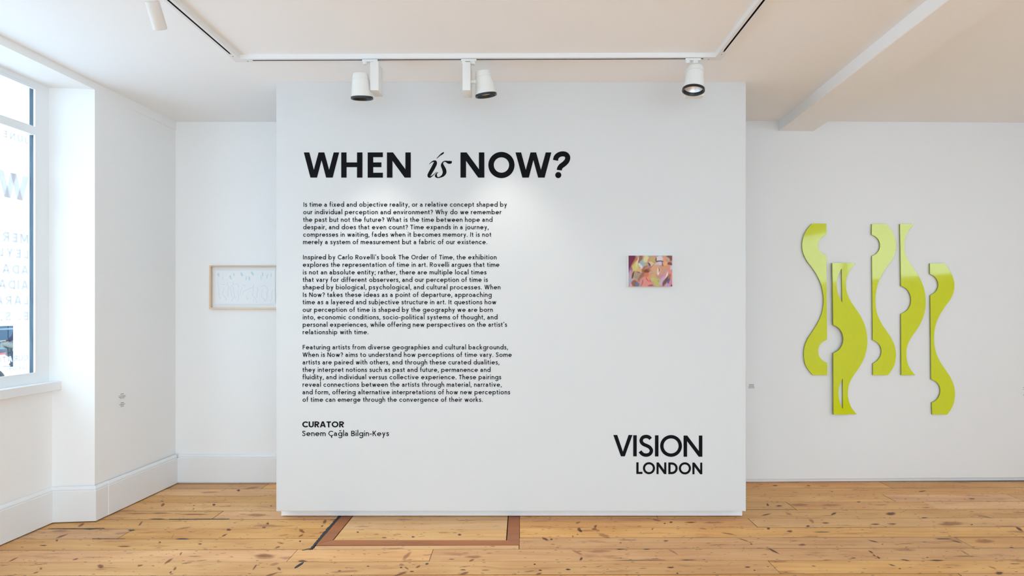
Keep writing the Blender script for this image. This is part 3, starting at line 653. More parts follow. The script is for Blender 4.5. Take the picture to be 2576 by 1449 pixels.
    G['Y'] = (7.2, [diag(1.0, H, 3.6, 4.2), diag(6.2, H, 3.6, 4.2), s((3.6, 4.6), (3.6, 0))])
    G['V'] = (8.2, [diag(1, H, 4.1, 0), diag(7.2, H, 4.1, 0)])
    G['W'] = (12.0, [diag(1.0, H, 3.55, 0), diag(6.0, H, 3.55, 0), diag(6.0, H, 8.45, 0), diag(11.0, H, 8.45, 0)])
    G['\u011f'] = (G['g'][0], G['g'][1] + [S(arc(k + rx, 11.3, 1.7, 1.5, 200, 340, 6))])
    return G
FT = {}
def text_shapes(txt, width, cap, t=1.58, gap=1.75, by_char=False, xs=1.0):
    """-> shapes in the text's own plane (x right, y up), scaled to a cap height and stretched to a given width"""
    G = FT.setdefault(t, font(t)); pos = []; x = 0
    for ch in txt:
        adv, st = G[ch]; pos.append(x); x += adv * xs + gap
    nat = x - gap; s = cap / 10
    extra = (width / s - nat) / max(1, len(txt) - 1) if width else 0
    out = []; per = []
    for i, ch in enumerate(txt):
        ox = pos[i] + extra * i; per.append(len(out))
        for kind, pts in G[ch][1]:
            if kind == 'p': V, F_ = poly(pts)
            else: V, F_ = ribbon(pts, t, close=(kind == 'o'))
            out.append(([((a * xs + ox) * s, b_ * s) for a, b_ in V], F_))
    if by_char: return [out[a:b_] for a, b_ in zip(per, per[1:] + [len(out)]) if b_ > a]
    return out
def wall_line(name, txt, xl, xr, base, cap, parent, t=1.58, gap=1.75, m=None, xs=1.0):
    if name == 'letter':        # large enough to pick apart: one part per letter
        for sh in text_shapes(txt, xr - xl, cap, t, gap, True, xs): letters_obj(name, sh, lambda a, b_: pz(xl + a, base - b_), m or M_vinyl, parent)
        return
    sh = text_shapes(txt, xr - xl, cap, t, gap)
    return tag(letters_obj(name, sh, lambda a, b_: pz(xl + a, base - b_), m or M_vinyl, parent), kind='stuff')
LN = [("Is time a fixed and objective reality, or a relative concept shaped by", 763.2, 1275.2, 520.1),
 ("our individual perception and environment? Why do we remember", 762.9, 1261.2, 539.1),
 ("the past but not the future? What is the time between hope and", 762.7, 1238.9, 558.2),
 ("despair, and does that even count? Time expands in a journey,", 762.6, 1229.1, 576.9),
 ("compresses in waiting, fades when it becomes memory. It is not", 762.5, 1236.0, 595.6),
 ("merely a system of measurement but a fabric of our existence.", 762.5, 1225.7, 614.3),
 ("Inspired by Carlo Rovelli\u2019s book The Order of Time, the exhibition", 762.3, 1249.3, 652.6),
 ("explores the representation of time in art. Rovelli argues that time", 762.0, 1256.2, 671.4),
 ("is not an absolute entity; rather, there are multiple local times", 762.0, 1223.7, 690.5),
 ("that vary for different observers, and our perception of time is", 761.8, 1227.2, 709.2),
 ("shaped by biological, psychological, and cultural processes. When", 761.8, 1259.0, 728.0),
 ("Is Now? takes these ideas as a point of departure, approaching", 761.9, 1236.9, 747.0),
 ("time as a layered and subjective structure in art. It questions how", 761.6, 1248.5, 765.5),
 ("our perception of time is shaped by the geography we are born", 761.5, 1239.7, 784.6),
 ("into, economic conditions, socio-political systems of thought, and", 761.6, 1251.5, 803.4),
 ("personal experiences, while offering new perspectives on the artist\u2019s", 761.6, 1275.5, 822.1),
 ("relationship with time.", 761.5, 926.9, 840.9),
 ("Featuring artists from diverse geographies and cultural backgrounds,", 761.5, 1277.8, 879.0),
 ("When is Now? aims to understand how perceptions of time vary. Some", 761.0, 1287.4, 897.8),
 ("artists are paired with others, and through these curated dualities,", 761.4, 1256.2, 916.8),
 ("they interpret notions such as past and future, permanence and", 761.3, 1234.1, 935.6),
 ("fluidity, and individual versus collective experience. These pairings", 761.3, 1260.9, 954.1),
 ("reveal connections between the artists through material, narrative,", 761.3, 1261.8, 972.9),
 ("and form, offering alternative interpretations of how new perceptions", 761.2, 1283.3, 991.9),
 ("of time can emerge through the convergence of their works.", 761.2, 1214.3, 1010.7)]
paras = [(0, 6, 'six line black paragraph directly under the big title'), (6, 17, 'eleven line black paragraph, longest of the three on the partition'),
         (17, 25, 'eight line black paragraph, lowest of the three on the partition')]
for a, b_, lab in paras:
    par = tag(empty('text_paragraph', pz(1015, LN[b_ - 1][3])), lab, 'wall text', group='text paragraphs on the partition')
    for txt, xl, xr, base in LN[a:b_]: wall_line('text_line', txt, xl, xr, base, 11.3, par)
cur = tag(empty('curator_credit', pz(870, 1097)), 'two line black curator credit below the last paragraph', 'wall text')
wall_line('letter', 'CURATOR', 760.5, 865.2, 1075.0, 15.0, cur, t=2.05, gap=1.1, xs=1.14)
wall_line('letter', 'Senem \u00c7a\u011fla Bilgin-Keys', 760.2, 978.7, 1096.9, 13.3, cur, t=1.5, xs=1.07)

# --- lettering on the window glass, read from the street (reversed from inside)
def glass_pt(a, z):
    y = 3.757 - a; return Vector((lx(-3.111, y) + 0.0010, y, 1.41 + (z - 1.41) * 1.0095))
GL = [('JUNE', 0.175, 2.423, 0.041, 2.0), ('WHEN', 0.55, 2.066, 0.155, 2.25), ('MERT', 0.235, 1.803, 0.056, 2.1), ('LEYLA', 0.275, 1.710, 0.052, 2.1),
      ('ADAM', 0.25, 1.612, 0.053, 2.1), ('AIDA', 0.205, 1.518, 0.053, 2.1), ('LARA', 0.225, 1.424, 0.052, 2.1), ('E. S.', 0.19, 1.327, 0.052, 2.1),
      ('CURATOR', 0.26, 1.077, 0.037, 2.2), ('Senem', 0.145, 1.022, 0.030, 1.5)]
gt = tag(empty('window_lettering', glass_pt(0.2, 1.02)), 'pale reversed lettering on the glass of the left window', 'window lettering')
for txt, wd, z, cap, t_ in GL:
    for sh in text_shapes(txt, wd, cap, t_, 2.2, True, 1.12): letters_obj('letter', sh, lambda a, b_, z=z: glass_pt(a, z + b_), M_film, gt, (1, 0, 0))

# --- small captions beside the works
def caption(name, conv, rows, label, anchor):
    o = tag(empty(name, anchor), label, 'wall label')
    for (x0, x1, y, hgt, bold) in rows:
        rr = random.Random(int(x0 * 10 + y)); sh = []; x = x0
        while x < x1 - .3:
            w_ = min(rr.uniform(1.6, 3.6), x1 - x); sh.append(rect(x, y - hgt / 2, x + w_, y + hgt / 2)); x += w_ + .45
        letters_obj('text_line', sh, conv, M_vinyl2, o)['kind'] = 'stuff'
    return o
def side_conv(x, y):       # photo px on the left wall plane X = lx(-2.823, Y)
    k_ = (x - CX) / F; Y = (-2.823 - DR * 3.9) / (k_ - DR) ; 
    return Vector((lx(-2.823, Y) + 0.0012, Y, CH - (y - CY) / F * Y))
def sheared(x0, y0): return lambda x, y: side_conv(x, y - (x - x0) * 0.16)
caption('wall_caption', sheared(307, 0), [(302.8, 311, 991.2, 1.5, 1), (298, 315.5, 995.6, 1.1, 0), (298, 315.5, 998.6, 1.1, 0), (301.3, 312.5, 1001.3, 1.0, 0)],
        'tiny printed caption on the left wall, upper of the two', side_conv(307, 1002))
caption('wall_caption', sheared(307, 0), [(303.2, 311, 1013.4, 1.5, 1), (300, 314, 1017.2, 1.1, 0), (303, 311.3, 1019.8, 1.0, 0), (303, 311.3, 1022.6, 1.0, 0)],
        'tiny printed caption on the left wall, lower of the two', side_conv(307, 1024))
def rw_y(X): return R0[1] + (X - R0[0]) * (R1[1] - R0[1]) / (R1[0] - R0[0])
def rw(x, y, off=0.0012):   # photo px on the right display wall
    k_ = (x - CX) / F; s_ = (R1[1] - R0[1]) / (R1[0] - R0[0]); Y = (R0[1] - s_ * R0[0] ) / (1 - s_ * k_) - off
    return Vector((k_ * Y, Y, CH - (y - CY) / F * Y))
caption('wall_caption', lambda x, y: rw(x, y), [(1884.3, 1896.3, 967.8, 1.5, 1), (1884, 1897, 971, 1.1, 0), (1883, 1898, 973.5, 1.0, 0), (1883, 1898, 976, 1.0, 0)],
        'tiny printed caption just right of the partition edge', rw(1890, 978))
caption('wall_caption', lambda x, y: rw(x, y), [(2574.2, 2590, 975, 1.4, 1), (2573, 2592, 979, .9, 0), (2574.4, 2590, 993.8, 1.3, 1)],
        'tiny printed caption at the far right edge of the display wall', rw(2582, 995))

# ================================================================ LIME GREEN RELIEFS
M_lime = mat('lime_green_lacquer', (0.61, 0.66, 0.006), 0.06, 0.5, coat=0.1)
M_lime_edge = mat('lime_green_edge', (0.30, 0.33, 0.04), 0.5)
def zG(x, y, off): return rw(1980 + x / 2.7333, 540 + y / 2.7333, off)
def relief(segs, d, off, th, label):
    """segs: list of ('c', pts) smooth or ('l', pts); off = back distance from the wall"""
    pts = []
    for kd, p in segs:
        q = smooth_pts(p, 8) if kd == 'c' else p
        for a in q:
            if not pts or math.hypot(a[0] - pts[-1][0], a[1] - pts[-1][1]) > 0.6: pts.append(a)
    if math.hypot(pts[0][0] - pts[-1][0], pts[0][1] - pts[-1][1]) < 0.6: pts.pop()
    pts = [(x + d[0], y + d[1]) for x, y in pts]
    xs = [p[0] for p in pts]; ys_ = [p[1] for p in pts]
    org = zG((min(xs) + max(xs)) / 2, max(ys_), 0)
    bk = [zG(x, y, 0) + Vector((0, -off, 0)) - org for x, y in pts]; fr = [b + Vector((0, -th, 0)) for b in bk]
    bm_ = bmesh.new(); vb = [bm_.verts.new(v) for v in bk]; vf = [bm_.verts.new(v) for v in fr]; n = len(pts)
    f1 = bm_.faces.new(vf); f2 = bm_.faces.new(vb[::-1]); f2.material_index = 1
    for i in range(n):
        q = bm_.faces.new((vb[i], vb[(i + 1) % n], vf[(i + 1) % n], vf[i])); q.material_index = 1
    bm_.normal_update()
    bmesh.ops.triangulate(bm_, faces=[f1, f2], ngon_method='EAR_CLIP')
    o = bm_obj('wall_relief', bm_, [M_lime, M_lime_edge]); o.location = org
    return tag(o, label, 'artwork', group='lime green wall reliefs')
SC = [('l', [(575, 66), (675, 66)]), ('c', [(675, 66), (712, 113), (734, 163), (742, 213), (735, 262), (714, 312), (676, 362), (638, 425), (612, 490), (601, 560), (601, 620), (612, 683), (640, 745), (676, 800), (708, 848), (732, 903), (740, 960), (733, 1020), (714, 1064), (686, 1102)]),
      ('l', [(583, 1102), (583, 1022)]), ('c', [(583, 1022), (612, 1003), (634, 972), (641, 938), (633, 903), (611, 876), (581, 860)]), ('l', [(581, 860), (576, 287)]),
      ('c', [(576, 287), (604, 271), (625, 243), (631, 213), (625, 182), (604, 155), (574, 139)]), ('l', [(574, 139), (575, 66)])]
SA = [('l', [(263, 63), (165, 63)]), ('c', [(165, 63), (130, 105), (106, 155), (97, 213), (106, 268), (130, 318), (165, 365), (203, 425), (230, 490), (243, 560), (243, 620), (231, 683), (204, 745), (170, 800), (137, 850), (115, 905), (109, 962), (117, 1020), (140, 1065), (172, 1102)]),
      ('l', [(270, 1102), (270, 1020)]), ('c', [(270, 1020), (238, 1002), (215, 972), (207, 938), (214, 903), (236, 876), (268, 858)]), ('l', [(268, 858), (263, 283)]),
      ('c', [(263, 283), (235, 268), (214, 243), (207, 213), (214, 182), (234, 156), (263, 138)]), ('l', [(263, 138), (263, 63)])]
SD = [('l', [(768, 66), (862, 66)]), ('c', [(862, 66), (826, 114), (804, 165), (798, 220), (806, 272), (831, 328), (868, 382), (907, 445), (934, 515), (944, 590), (940, 655), (918, 728), (883, 790), (845, 845), (819, 900), (811, 958), (818, 1012), (838, 1060), (872, 1102)]),
      ('l', [(777, 1102), (775, 683)]), ('c', [(775, 683), (812, 662), (836, 628), (844, 587), (836, 545), (812, 510), (775, 489)]), ('l', [(775, 489), (768, 66)])]
SE = [('l', [(973, 336), (1072, 336)]), ('c', [(1072, 336), (1107, 383), (1131, 433), (1141, 483), (1135, 532), (1113, 583), (1077, 632), (1038, 695), (1012, 760), (1002, 830), (1004, 890), (1017, 953), (1046, 1015), (1083, 1070), (1115, 1120), (1137, 1173), (1145, 1230), (1137, 1290), (1118, 1334), (1091, 1372)]),
      ('l', [(989, 1372), (986, 1291)]), ('c', [(986, 1291), (1017, 1273), (1038, 1242), (1045, 1208), (1037, 1173), (1014, 1146), (982, 1130)]), ('l', [(982, 1130), (976, 554)]),
      ('c', [(976, 554), (1004, 539), (1024, 513), (1031, 483), (1024, 452), (1003, 425), (973, 408)]), ('l', [(973, 408), (973, 336)])]
relief(SA, (0, 0), 0.006, 0.010, 'lime green wavy relief, leftmost, with its scalloped edge facing left')
relief(SD, (-400, 268), 0.003, 0.012, 'lime green relief at the back of the overlapping lower pair')
relief(SD, (-471, 268), 0.018, 0.013, 'lime green relief at the front of the overlapping lower pair')
relief(SC, (0, 0), 0.006, 0.010, 'lime green wavy relief with two bites, third column from left, high')
relief(SD, (0, 0), 0.006, 0.010, 'lime green relief with pointed ends and one central bite, hung high')
relief(SE, (0, 0), 0.006, 0.010, 'lime green wavy relief, rightmost, hung low with two bites')

# ================================================================ SMALL PAINTING
def attr_mat(name, rough):
    m = bpy.data.materials.new(name); m.use_nodes = True; nt = m.node_tree; b = nt.nodes['Principled BSDF']
    a = nt.nodes.new('ShaderNodeAttribute'); a.attribute_name = 'paint'; nt.links.new(a.outputs['Color'], b.inputs['Base Color'])
    n = nt.nodes.new('ShaderNodeTexNoise'); n.inputs['Scale'].default_value = 160; bp = nt.nodes.new('ShaderNodeBump'); bp.inputs['Strength'].default_value = .2; bp.inputs['Distance'].default_value = .0006
    nt.links.new(n.outputs['Fac'], bp.inputs['Height']); nt.links.new(bp.outputs[0], b.inputs['Normal'])
    b.inputs['Roughness'].default_value = rough; b.inputs['Specular IOR Level'].default_value = .3; return m
BL = [(240,330,120,210,15,(105,22,58)),(230,560,40,150,25,(160,85,140)),(225,650,35,120,10,(185,160,175)),(350,450,78,135,8,(205,195,95)),(450,540,70,50,0,(215,170,110)),(395,370,16,120,12,(222,200,180)),(330,330,22,110,25,(190,110,70)),
 (462,280,36,120,14,(150,92,68)),(510,385,62,95,20,(150,172,178)),(470,450,30,80,-35,(210,210,214)),(560,420,60,40,20,(165,170,140)),(590,280,62,85,0,(218,208,145)),(690,240,52,30,20,(155,160,155)),(770,232,100,30,20,(212,140,140)),(690,310,50,60,40,(214,130,110)),
 (745,300,80,58,20,(186,166,95)),(752,362,28,22,0,(172,160,45)),(710,405,72,55,30,(216,186,142)),(665,428,20,60,-25,(62,68,105)),(735,440,8,60,40,(140,60,40)),(895,275,88,58,0,(208,208,218)),(820,290,14,50,10,(110,60,45)),(895,345,88,18,0,(112,60,45)),(880,395,105,42,-10,(203,196,222)),(965,400,12,60,-20,(150,60,55)),
 (1020,330,50,120,-5,(226,150,116)),(1115,270,80,75,0,(130,68,58)),(1075,290,34,75,-35,(192,168,142)),(1130,400,52,36,0,(132,62,54)),(1040,400,40,60,-20,(222,168,120)),
 (820,520,105,115,0,(216,158,118)),(590,530,92,85,0,(158,92,52)),(600,575,55,45,0,(118,66,38)),(630,480,85,26,-20,(186,122,122)),(690,590,40,20,0,(205,150,160)),(868,575,32,78,0,(228,210,200)),(880,540,9,52,0,(118,58,40)),
 (1060,470,125,45,-5,(214,148,98)),(1010,590,95,90,0,(216,142,126)),(1000,570,40,80,30,(190,150,130)),(1150,620,38,170,-18,(226,132,122)),(1155,480,25,50,0,(195,200,230)),
 (365,650,90,85,0,(176,142,116)),(370,700,26,30,0,(130,150,135)),(295,655,17,98,20,(92,42,38)),(430,590,36,14,0,(130,90,110)),(490,690,55,125,30,(150,96,82)),(240,790,55,65,0,(158,165,195)),(275,830,24,95,25,(212,168,178)),(335,845,72,75,25,(146,86,64)),(385,865,50,55,0,(98,112,148)),
 (590,810,150,125,0,(218,138,122)),(500,840,12,90,20,(160,90,130)),(650,670,72,75,0,(222,142,106)),(590,650,60,50,0,(205,110,80)),(615,748,9,48,-25,(205,40,62)),(690,780,45,30,0,(222,98,92)),(700,890,60,20,0,(180,60,100)),(760,700,62,95,0,(200,166,102)),(740,760,50,50,0,(185,185,110)),(850,815,95,88,0,(188,180,98)),(900,790,60,30,30,(170,160,80)),
 (960,690,70,48,0,(206,128,152)),(985,790,80,120,30,(196,166,204)),(1035,720,18,150,22,(230,210,220)),(1045,770,36,160,32,(114,62,48)),(1110,690,30,60,0,(175,110,80)),(1105,775,24,66,25,(70,86,150)),(1090,880,85,36,0,(190,150,192)),(1150,840,40,80,0,(215,120,140)),(1168,895,22,26,0,(115,25,58))]
pD0 = D1 - 0.036
p0 = px(1581, 643, pD0); p1 = px(1691, 720.8, pD0)
painting = tag(empty('painting', (p0.x, D1, p1.z)), 'small unframed abstract painting in pink, brown and yellow on the partition', 'painting')
nx_, nz_ = 132, 93; W_, H_ = p1.x - p0.x, p0.z - p1.z
verts = []; cols = []
for j in range(nz_):
    for i in range(nx_):
        u, v = i / (nx_ - 1), j / (nz_ - 1)
        verts.append((u * W_, pD0 - D1, H_ * (1 - v)))
        X, Y = 195 + u * 985 + 8 * math.sin(v * 23 + u * 9), 210 + v * 702 + 7 * math.sin(u * 27 + v * 6)
        c = [188, 146, 124]
        for (cx_, cy_, rx_, ry_, an, rgb) in BL:
            a = math.radians(an); dx, dy = X - cx_, Y - cy_
            mi = (dx * math.cos(a) + dy * math.sin(a)) / rx_; ma = (dx * math.sin(a) - dy * math.cos(a)) / ry_
            d2 = mi * mi + ma * ma
            if d2 < 1.7:
                d_ = math.sqrt(d2); k_ = 1 if d_ < .8 else max(0, (1.2 - d_) / .4); k_ *= .92
                c = [c[q] * (1 - k_) + rgb[q] * k_ for q in range(3)]
        l = lin(c); g_ = .30 * l[0] + .6 * l[1] + .1 * l[2]
        cols.append(tuple(min(.95, (g_ + (x_ - g_) * .95) * .93) for x_ in l) + (1,))
faces = [(j * nx_ + i, (j + 1) * nx_ + i, (j + 1) * nx_ + i + 1, j * nx_ + i + 1) for j in range(nz_ - 1) for i in range(nx_ - 1)]
pc = mesh_obj('painted_face', verts, faces, attr_mat('oil_paint', .55), painting)
at = pc.data.color_attributes.new('paint', 'FLOAT_COLOR', 'POINT')
for i, c in enumerate(cols): at.data[i].color = c
bm = bmesh.new(); box(bm, -0.0008, W_ + .0005, pD0 - D1 + .0006, -.001, -.0005, H_ + .0005)
bm_obj('canvas_edge', bm, mat('white_canvas', (.85, .85, .83), .8), painting)

# ================================================================ FRAMED DRAWING (behind the partition edge)
FD = 4.737; BW = 4.7715
f0 = px(526, 667.3, FD); f1 = px(706, 777.6, FD)
fr = tag(empty('framed_drawing', (f0.x, BW, f1.z)), 'pale oak framed pencil and blue wash drawing half hidden by the partition', 'picture')
W_, H_ = f1.x - f0.x, f0.z - f1.z; dep = BW - FD; tb = 0.0125
def fpart(nm, x0, x1, z0, z1, y0=-dep, y1=-0.001, m=M_oak):
    bm_ = bmesh.new(); box(bm_, x0, x1, y0, y1, z0, z1); return bm_obj(nm, bm_, m, fr)
fpart('frame_bar', 0, tb, 0, H_); fpart('frame_bar', W_ - tb, W_, 0, H_); fpart('frame_bar', tb, W_ - tb, H_ - tb * .8, H_); fpart('frame_bar', tb, W_ - tb, 0, tb)
fpart('mount_board', tb, W_ - tb, tb, H_ - tb * .8, -0.006, -0.002, M_mount)
def dpt(x, y, off=0.0): v = px(500 + x / 7.2455, 620 + y / 7.2455, BW - 0.012); return Vector((v.x - f0.x, -0.010 - off, v.z - f1.z))
bm = bmesh.new()
pp = [(300, 440), (1388, 436), (1392, 1050), (320, 1052), (303, 1040), (300, 700)]
vf = [bm.verts.new(dpt(*p)) for p in pp]; vb = [bm.verts.new(dpt(*p) + Vector((0, .0012, 0))) for p in pp]
bm.faces.new(vf); bm.faces.new(vb[::-1])
for i in range(6): bm.faces.new((vf[i], vf[(i + 1) % 6], vb[(i + 1) % 6], vb[i]))
paper = bm_obj('drawing_sheet', bm, M_paper, fr)
pen = [[(350, 640), (352, 700), (366, 760), (360, 830), (372, 900), (380, 960)], [(420, 683), (440, 692), (475, 694)], [(447, 750), (455, 790), (432, 860), (470, 915), (498, 950), (500, 990)],
       [(530, 650), (518, 690), (545, 730), (528, 820), (532, 880), (542, 920)], [(610, 650), (640, 690), (590, 715), (578, 780), (592, 850), (605, 930)], [(625, 730), (640, 840), (652, 900), (612, 965), (590, 1000)], [(660, 690), (712, 690), (720, 745)],
       [(722, 790), (716, 850), (725, 930), (708, 1000)], [(790, 745), (765, 820), (745, 890)], [(800, 695), (855, 725)], [(1005, 690), (985, 740), (900, 775), (820, 820), (790, 880)], [(990, 730), (990, 800), (972, 870), (1000, 915), (1035, 950), (1055, 1030)],
       [(1065, 745), (1075, 790), (1055, 870), (1068, 940)], [(1150, 780), (1158, 820), (1142, 890), (1160, 935), (1200, 965), (1205, 1010)], [(1120, 750), (1190, 712), (1235, 745), (1260, 800), (1250, 860), (1270, 905)], [(1350, 780), (1330, 850), (1335, 940), (1300, 1000)],
       [(865, 900), (880, 960), (912, 950)], [(985, 960), (1010, 1000)], [(1230, 820), (1240, 930), (1225, 1000)], [(430, 540), (436, 610)], [(650, 900), (665, 950)]]
M_pencil = mat('faint_pencil', (0.64, 0.67, 0.74), .8); M_wash = mat('pale_blue_wash', (0.60, 0.76, 0.82), .8)
V_, F_ = [], []
for l in pen:
    v, f = ribbon(smooth_pts(l, 4), 5.0); b0 = len(V_); V_ += [dpt(*p, .0004) for p in v]; F_ += [tuple(i + b0 for i in q) for q in f]
mesh_obj('pencil_lines', V_, F_, M_pencil, paper)
V_, F_ = [], []
for (cx_, cy_, rx_, ry_, an) in [(357, 515, 22, 42, -12), (575, 560, 15, 50, -14), (640, 510, 12, 36, -22), (780, 505, 20, 42, -20), (975, 490, 22, 45, -32), (918, 580, 14, 48, -10), (1162, 508, 14, 48, -8), (1245, 545, 12, 50, 10), (1318, 525, 8, 46, 4), (862, 580, 10, 46, 0), (1135, 570, 9, 50, 0)]:
    a = math.radians(an); b0 = len(V_)
    rr = random.Random(cx_)
    for i in range(14):
        t_ = 2 * PI * i / 14; q = rr.uniform(.7, 1.1); x = rx_ * math.cos(t_) * q; y = ry_ * math.sin(t_) * q
        V_.append(dpt(cx_ + x * math.cos(a) - y * math.sin(a), cy_ + x * math.sin(a) + y * math.cos(a), .0003))
    F_.append(tuple(range(b0, b0 + 14)))
mesh_obj('blue_wash', V_, F_, M_wash, paper)['kind'] = 'stuff'

# ================================================================ TRACK AND SPOTLIGHTS
tr = tag(empty('lighting_track', (-0.27, 3.51, CEIL)), 'white U-shaped ceiling lighting track with black slots', 'lighting track')
TZ = 2.8635; TX0, TX1 = -1.683, 1.142
def rail(p0_, p1_, w_=0.046):
    """rail with a real slot; p0_,p1_ centre line end points in plan"""
    a, b_ = Vector(p0_), Vector(p1_); d = (b_ - a); L_ = d.length; d.normalize(); n = Vector((-d.y, d.x))
    sl = 0.0055; z0, z1 = TZ, CEIL
    prof = [(-w_ / 2, z1), (-w_ / 2, z0 + .001), (-w_ / 2 + .001, z0), (-sl, z0), (-sl, z0 + .016), (sl, z0 + .016), (sl, z0), (w_ / 2 - .001, z0), (w_ / 2, z0 + .001), (w_ / 2, z1)]
    V = []; F_ = []
    for q in (a, b_):
        for o, z in prof: V.append(Vector((q.x + n.x * o, q.y + n.y * o, z)) - Vector(tr.location))
    m_ = len(prof); idx = []
    for j in range(m_ - 1): F_.append((j, j + 1, j + 1 + m_, j + m_)); idx.append(1 if 3 <= j <= 5 else 0)
    F_ += [(0, 1, 2, 3, 4, 5, 6, 7, 8, 9), tuple(range(19, 9, -1))]; idx += [0, 0]
    return mesh_obj('track_rail', V, F_, None, tr, mats=[M_track, M_slot], midx=idx)
yl, yr_ = 3.518, 3.491
rail((TX0 + .085, yl - .001), (TX1 - .085, yr_ + .001)); rail((TX0, yl - .085), (TX0 + .004, -1.5)); rail((TX1, yr_ - .085), (TX1 - .004, -1.5))
def connector(cx_, cy_, sx):
    bm_ = bmesh.new(); h = .0232
    prism(bm_, [(cx_ - h * sx, cy_ + h), (cx_ - h * sx, cy_ - .086), (cx_ + h * sx, cy_ - .086), (cx_ + h * sx, cy_ - h), (cx_ + .086 * sx, cy_ - h), (cx_ + .086 * sx, cy_ + h)], TZ - .0006, CEIL)
    loc(bm_, tr); o = bm_obj('corner_connector', bm_, M_track, tr)
    for (a, b_) in ((.055 * sx, .008), (0, -.06)):
        bm_ = bmesh.new(); lathe(bm_, [(.0028, 0), (.0028, -.0012)], 10, Matrix.Translation((cx_ + a, cy_ + b_, TZ - .0005)), cap1=True)
        loc(bm_, tr); s_ = bm_obj('screw', bm_, M_slot); s_.parent = o
connector(TX0, yl, 1); connector(TX1, yr_, -1)

def refl_mat():
    m = mat('faceted_reflector', (.90, .91, .93), .38, .5, 1.0); return m
M_refl = refl_mat()
M_lens = bpy.data.materials.new('lamp_led'); M_lens.use_nodes = True
_b = M_lens.node_tree.nodes['Principled BSDF']; _b.inputs['Base Color'].default_value = (.9, .9, .85, 1); _b.inputs['Emission Color'].default_value = (1, .97, .92, 1); _b.inputs['Emission Strength'].default_value = 1.2

def adapter(t, dx):
    """track adapter: block in the slot, small round knob and pivot"""
    bm_ = bmesh.new(); box(bm_, -.045, .045, -.014, .014, -.014, -.0004); bevel(bm_, .003, 2)
    lathe(bm_, [(.0, -.030), (.010, -.030), (.012, -.028), (.012, -.012)], 20, Matrix.Translation((-.030, -.004, 0)))
    lathe(bm_, [(.0, -.030), (.015, -.030), (.016, -.027), (.016, -.012)], 24, Matrix.Translation((dx, 0, 0)))
    o = bm_obj('track_adapter', bm_, M_lamp, t, smooth=True, angle=40)
    bm_ = bmesh.new(); lathe(bm_, [(0, -.0), (.0016, 0)], 8, Matrix.Translation((dx - .002, -.0165, -.020)) @ Matrix.Rotation(PI / 2, 4, 'X')); s_ = bm_obj('screw', bm_, M_black); s_.parent = o

def spot_head(t, top, axis, L_=.145, r0=.0445, r1=.0625, facets=True, power=0.0, blend=.6, size=60):
    """tapered lamp head hanging from 'top' along 'axis' (unit, pointing to the opening)"""
    axis = Vector(axis).normalized(); q = Vector((0, 0, -1)).rotation_difference(axis).to_matrix().to_4x4()
    M = Matrix.Translation(top) @ q
    bm_ = bmesh.new(); z1 = -L_ + .012
    rr = lambda z: r0 + (r1 - r0) * (z / -L_)
    lathe(bm_, [(0, 0), (rr(0) - .010, 0), (rr(0) - .003, -.003), (rr(0), -.009), (rr(-.034), -.034), (rr(-.034) - .002, -.0345), (rr(-.034) - .002, -.036), (rr(-.036), -.0365), (rr(z1), z1), (rr(z1) - .004, z1)], 56, M)
    o = bm_obj('lamp_head', bm_, M_lamp, t, smooth=True, angle=35)
    bm_ = bmesh.new()
    lathe(bm_, [(rr(z1) - .001, z1), (r1 + .0015, z1 - .0005), (r1 + .002, -L_), (r1 - .001, -L_ - .002), (r1 - .006, -L_ - .001), (r1 - .009, -L_ + .006), (r1 - .011, z1 + .004)], 56, M)
    o2 = bm_obj('rim', bm_, M_black, t, smooth=True, angle=35); o2['label'] = 'black rim'
    bm_ = bmesh.new(); prof = []; n = 13
    for i in range(n + 1):
        a = i / n; prof.append((.0512 * math.sqrt(1 - a * .93), z1 + .004 + .055 * a))
    rings = []; sg = 36
    for i, (r_, z_) in enumerate(prof):
        rings.append([bm_.verts.new(M @ Vector((r_ * math.cos(2 * PI * (k + .5 * (i % 2)) / sg), r_ * math.sin(2 * PI * (k + .5 * (i % 2)) / sg), z_))) for k in range(sg)])
    for i in range(n):
        for k in range(sg):
            a, b_, c_, d_ = rings[i][k], rings[i][(k + 1) % sg], rings[i + 1][(k + 1) % sg], rings[i + 1][k]
            if i % 2 == 0: bm_.faces.new((a, b_, d_)); bm_.faces.new((b_, c_, d_))
            else: bm_.faces.new((a, b_, c_)); bm_.faces.new((a, c_, d_))
    o3 = bm_obj('reflector', bm_, M_refl, t); o3['label'] = 'faceted silver reflector'
    bm_ = bmesh.new(); lathe(bm_, [(0, z1 + .058), (.011, z1 + .058), (.012, z1 + .062)], 20, M); bm_obj('led', bm_, M_lens, t)
    if power:
        l = bpy.data.lights.new('lamp_light', 'SPOT'); l.energy = power; l.color = (1, .97, .92); l.spot_size = math.radians(size); l.spot_blend = blend; l.shadow_soft_size = .03
        lo = bpy.data.objects.new('lamp_light', l); C.objects.link(lo); lo.parent = t
        lo.matrix_local = Matrix.Translation(M @ Vector((0, 0, -L_ - .006))) @ q
    return M

def gear_box(t, x0, x1, y0, y1, z0, z1, rz=0.0, piv=None):
    bm_ = bmesh.new(); M = Matrix.Rotation(rz, 4, 'Z') if rz else None
    box(bm_, x0, x1, y0, y1, z0, z1); bevel(bm_, .0018, 2)
    if M: bmesh.ops.transform(bm_, matrix=M, verts=bm_.verts[:])
    return bm_obj('gear_box', bm_, M_lamp, t, smooth=True, angle=40)
def arm(t, a, b_, r_=.011):
    bm_ = bmesh.new(); a, b_ = Vector(a), Vector(b_); d = b_ - a
    lathe(bm_, [(0, 0), (r_, 0), (r_, d.length), (0, d.length)], 24, Matrix.Translation(a) @ Vector((0, 0, 1)).rotation_difference(d).to_matrix().to_4x4())
    bm_obj('pivot_arm', bm_, M_lamp, t, smooth=True, angle=40)
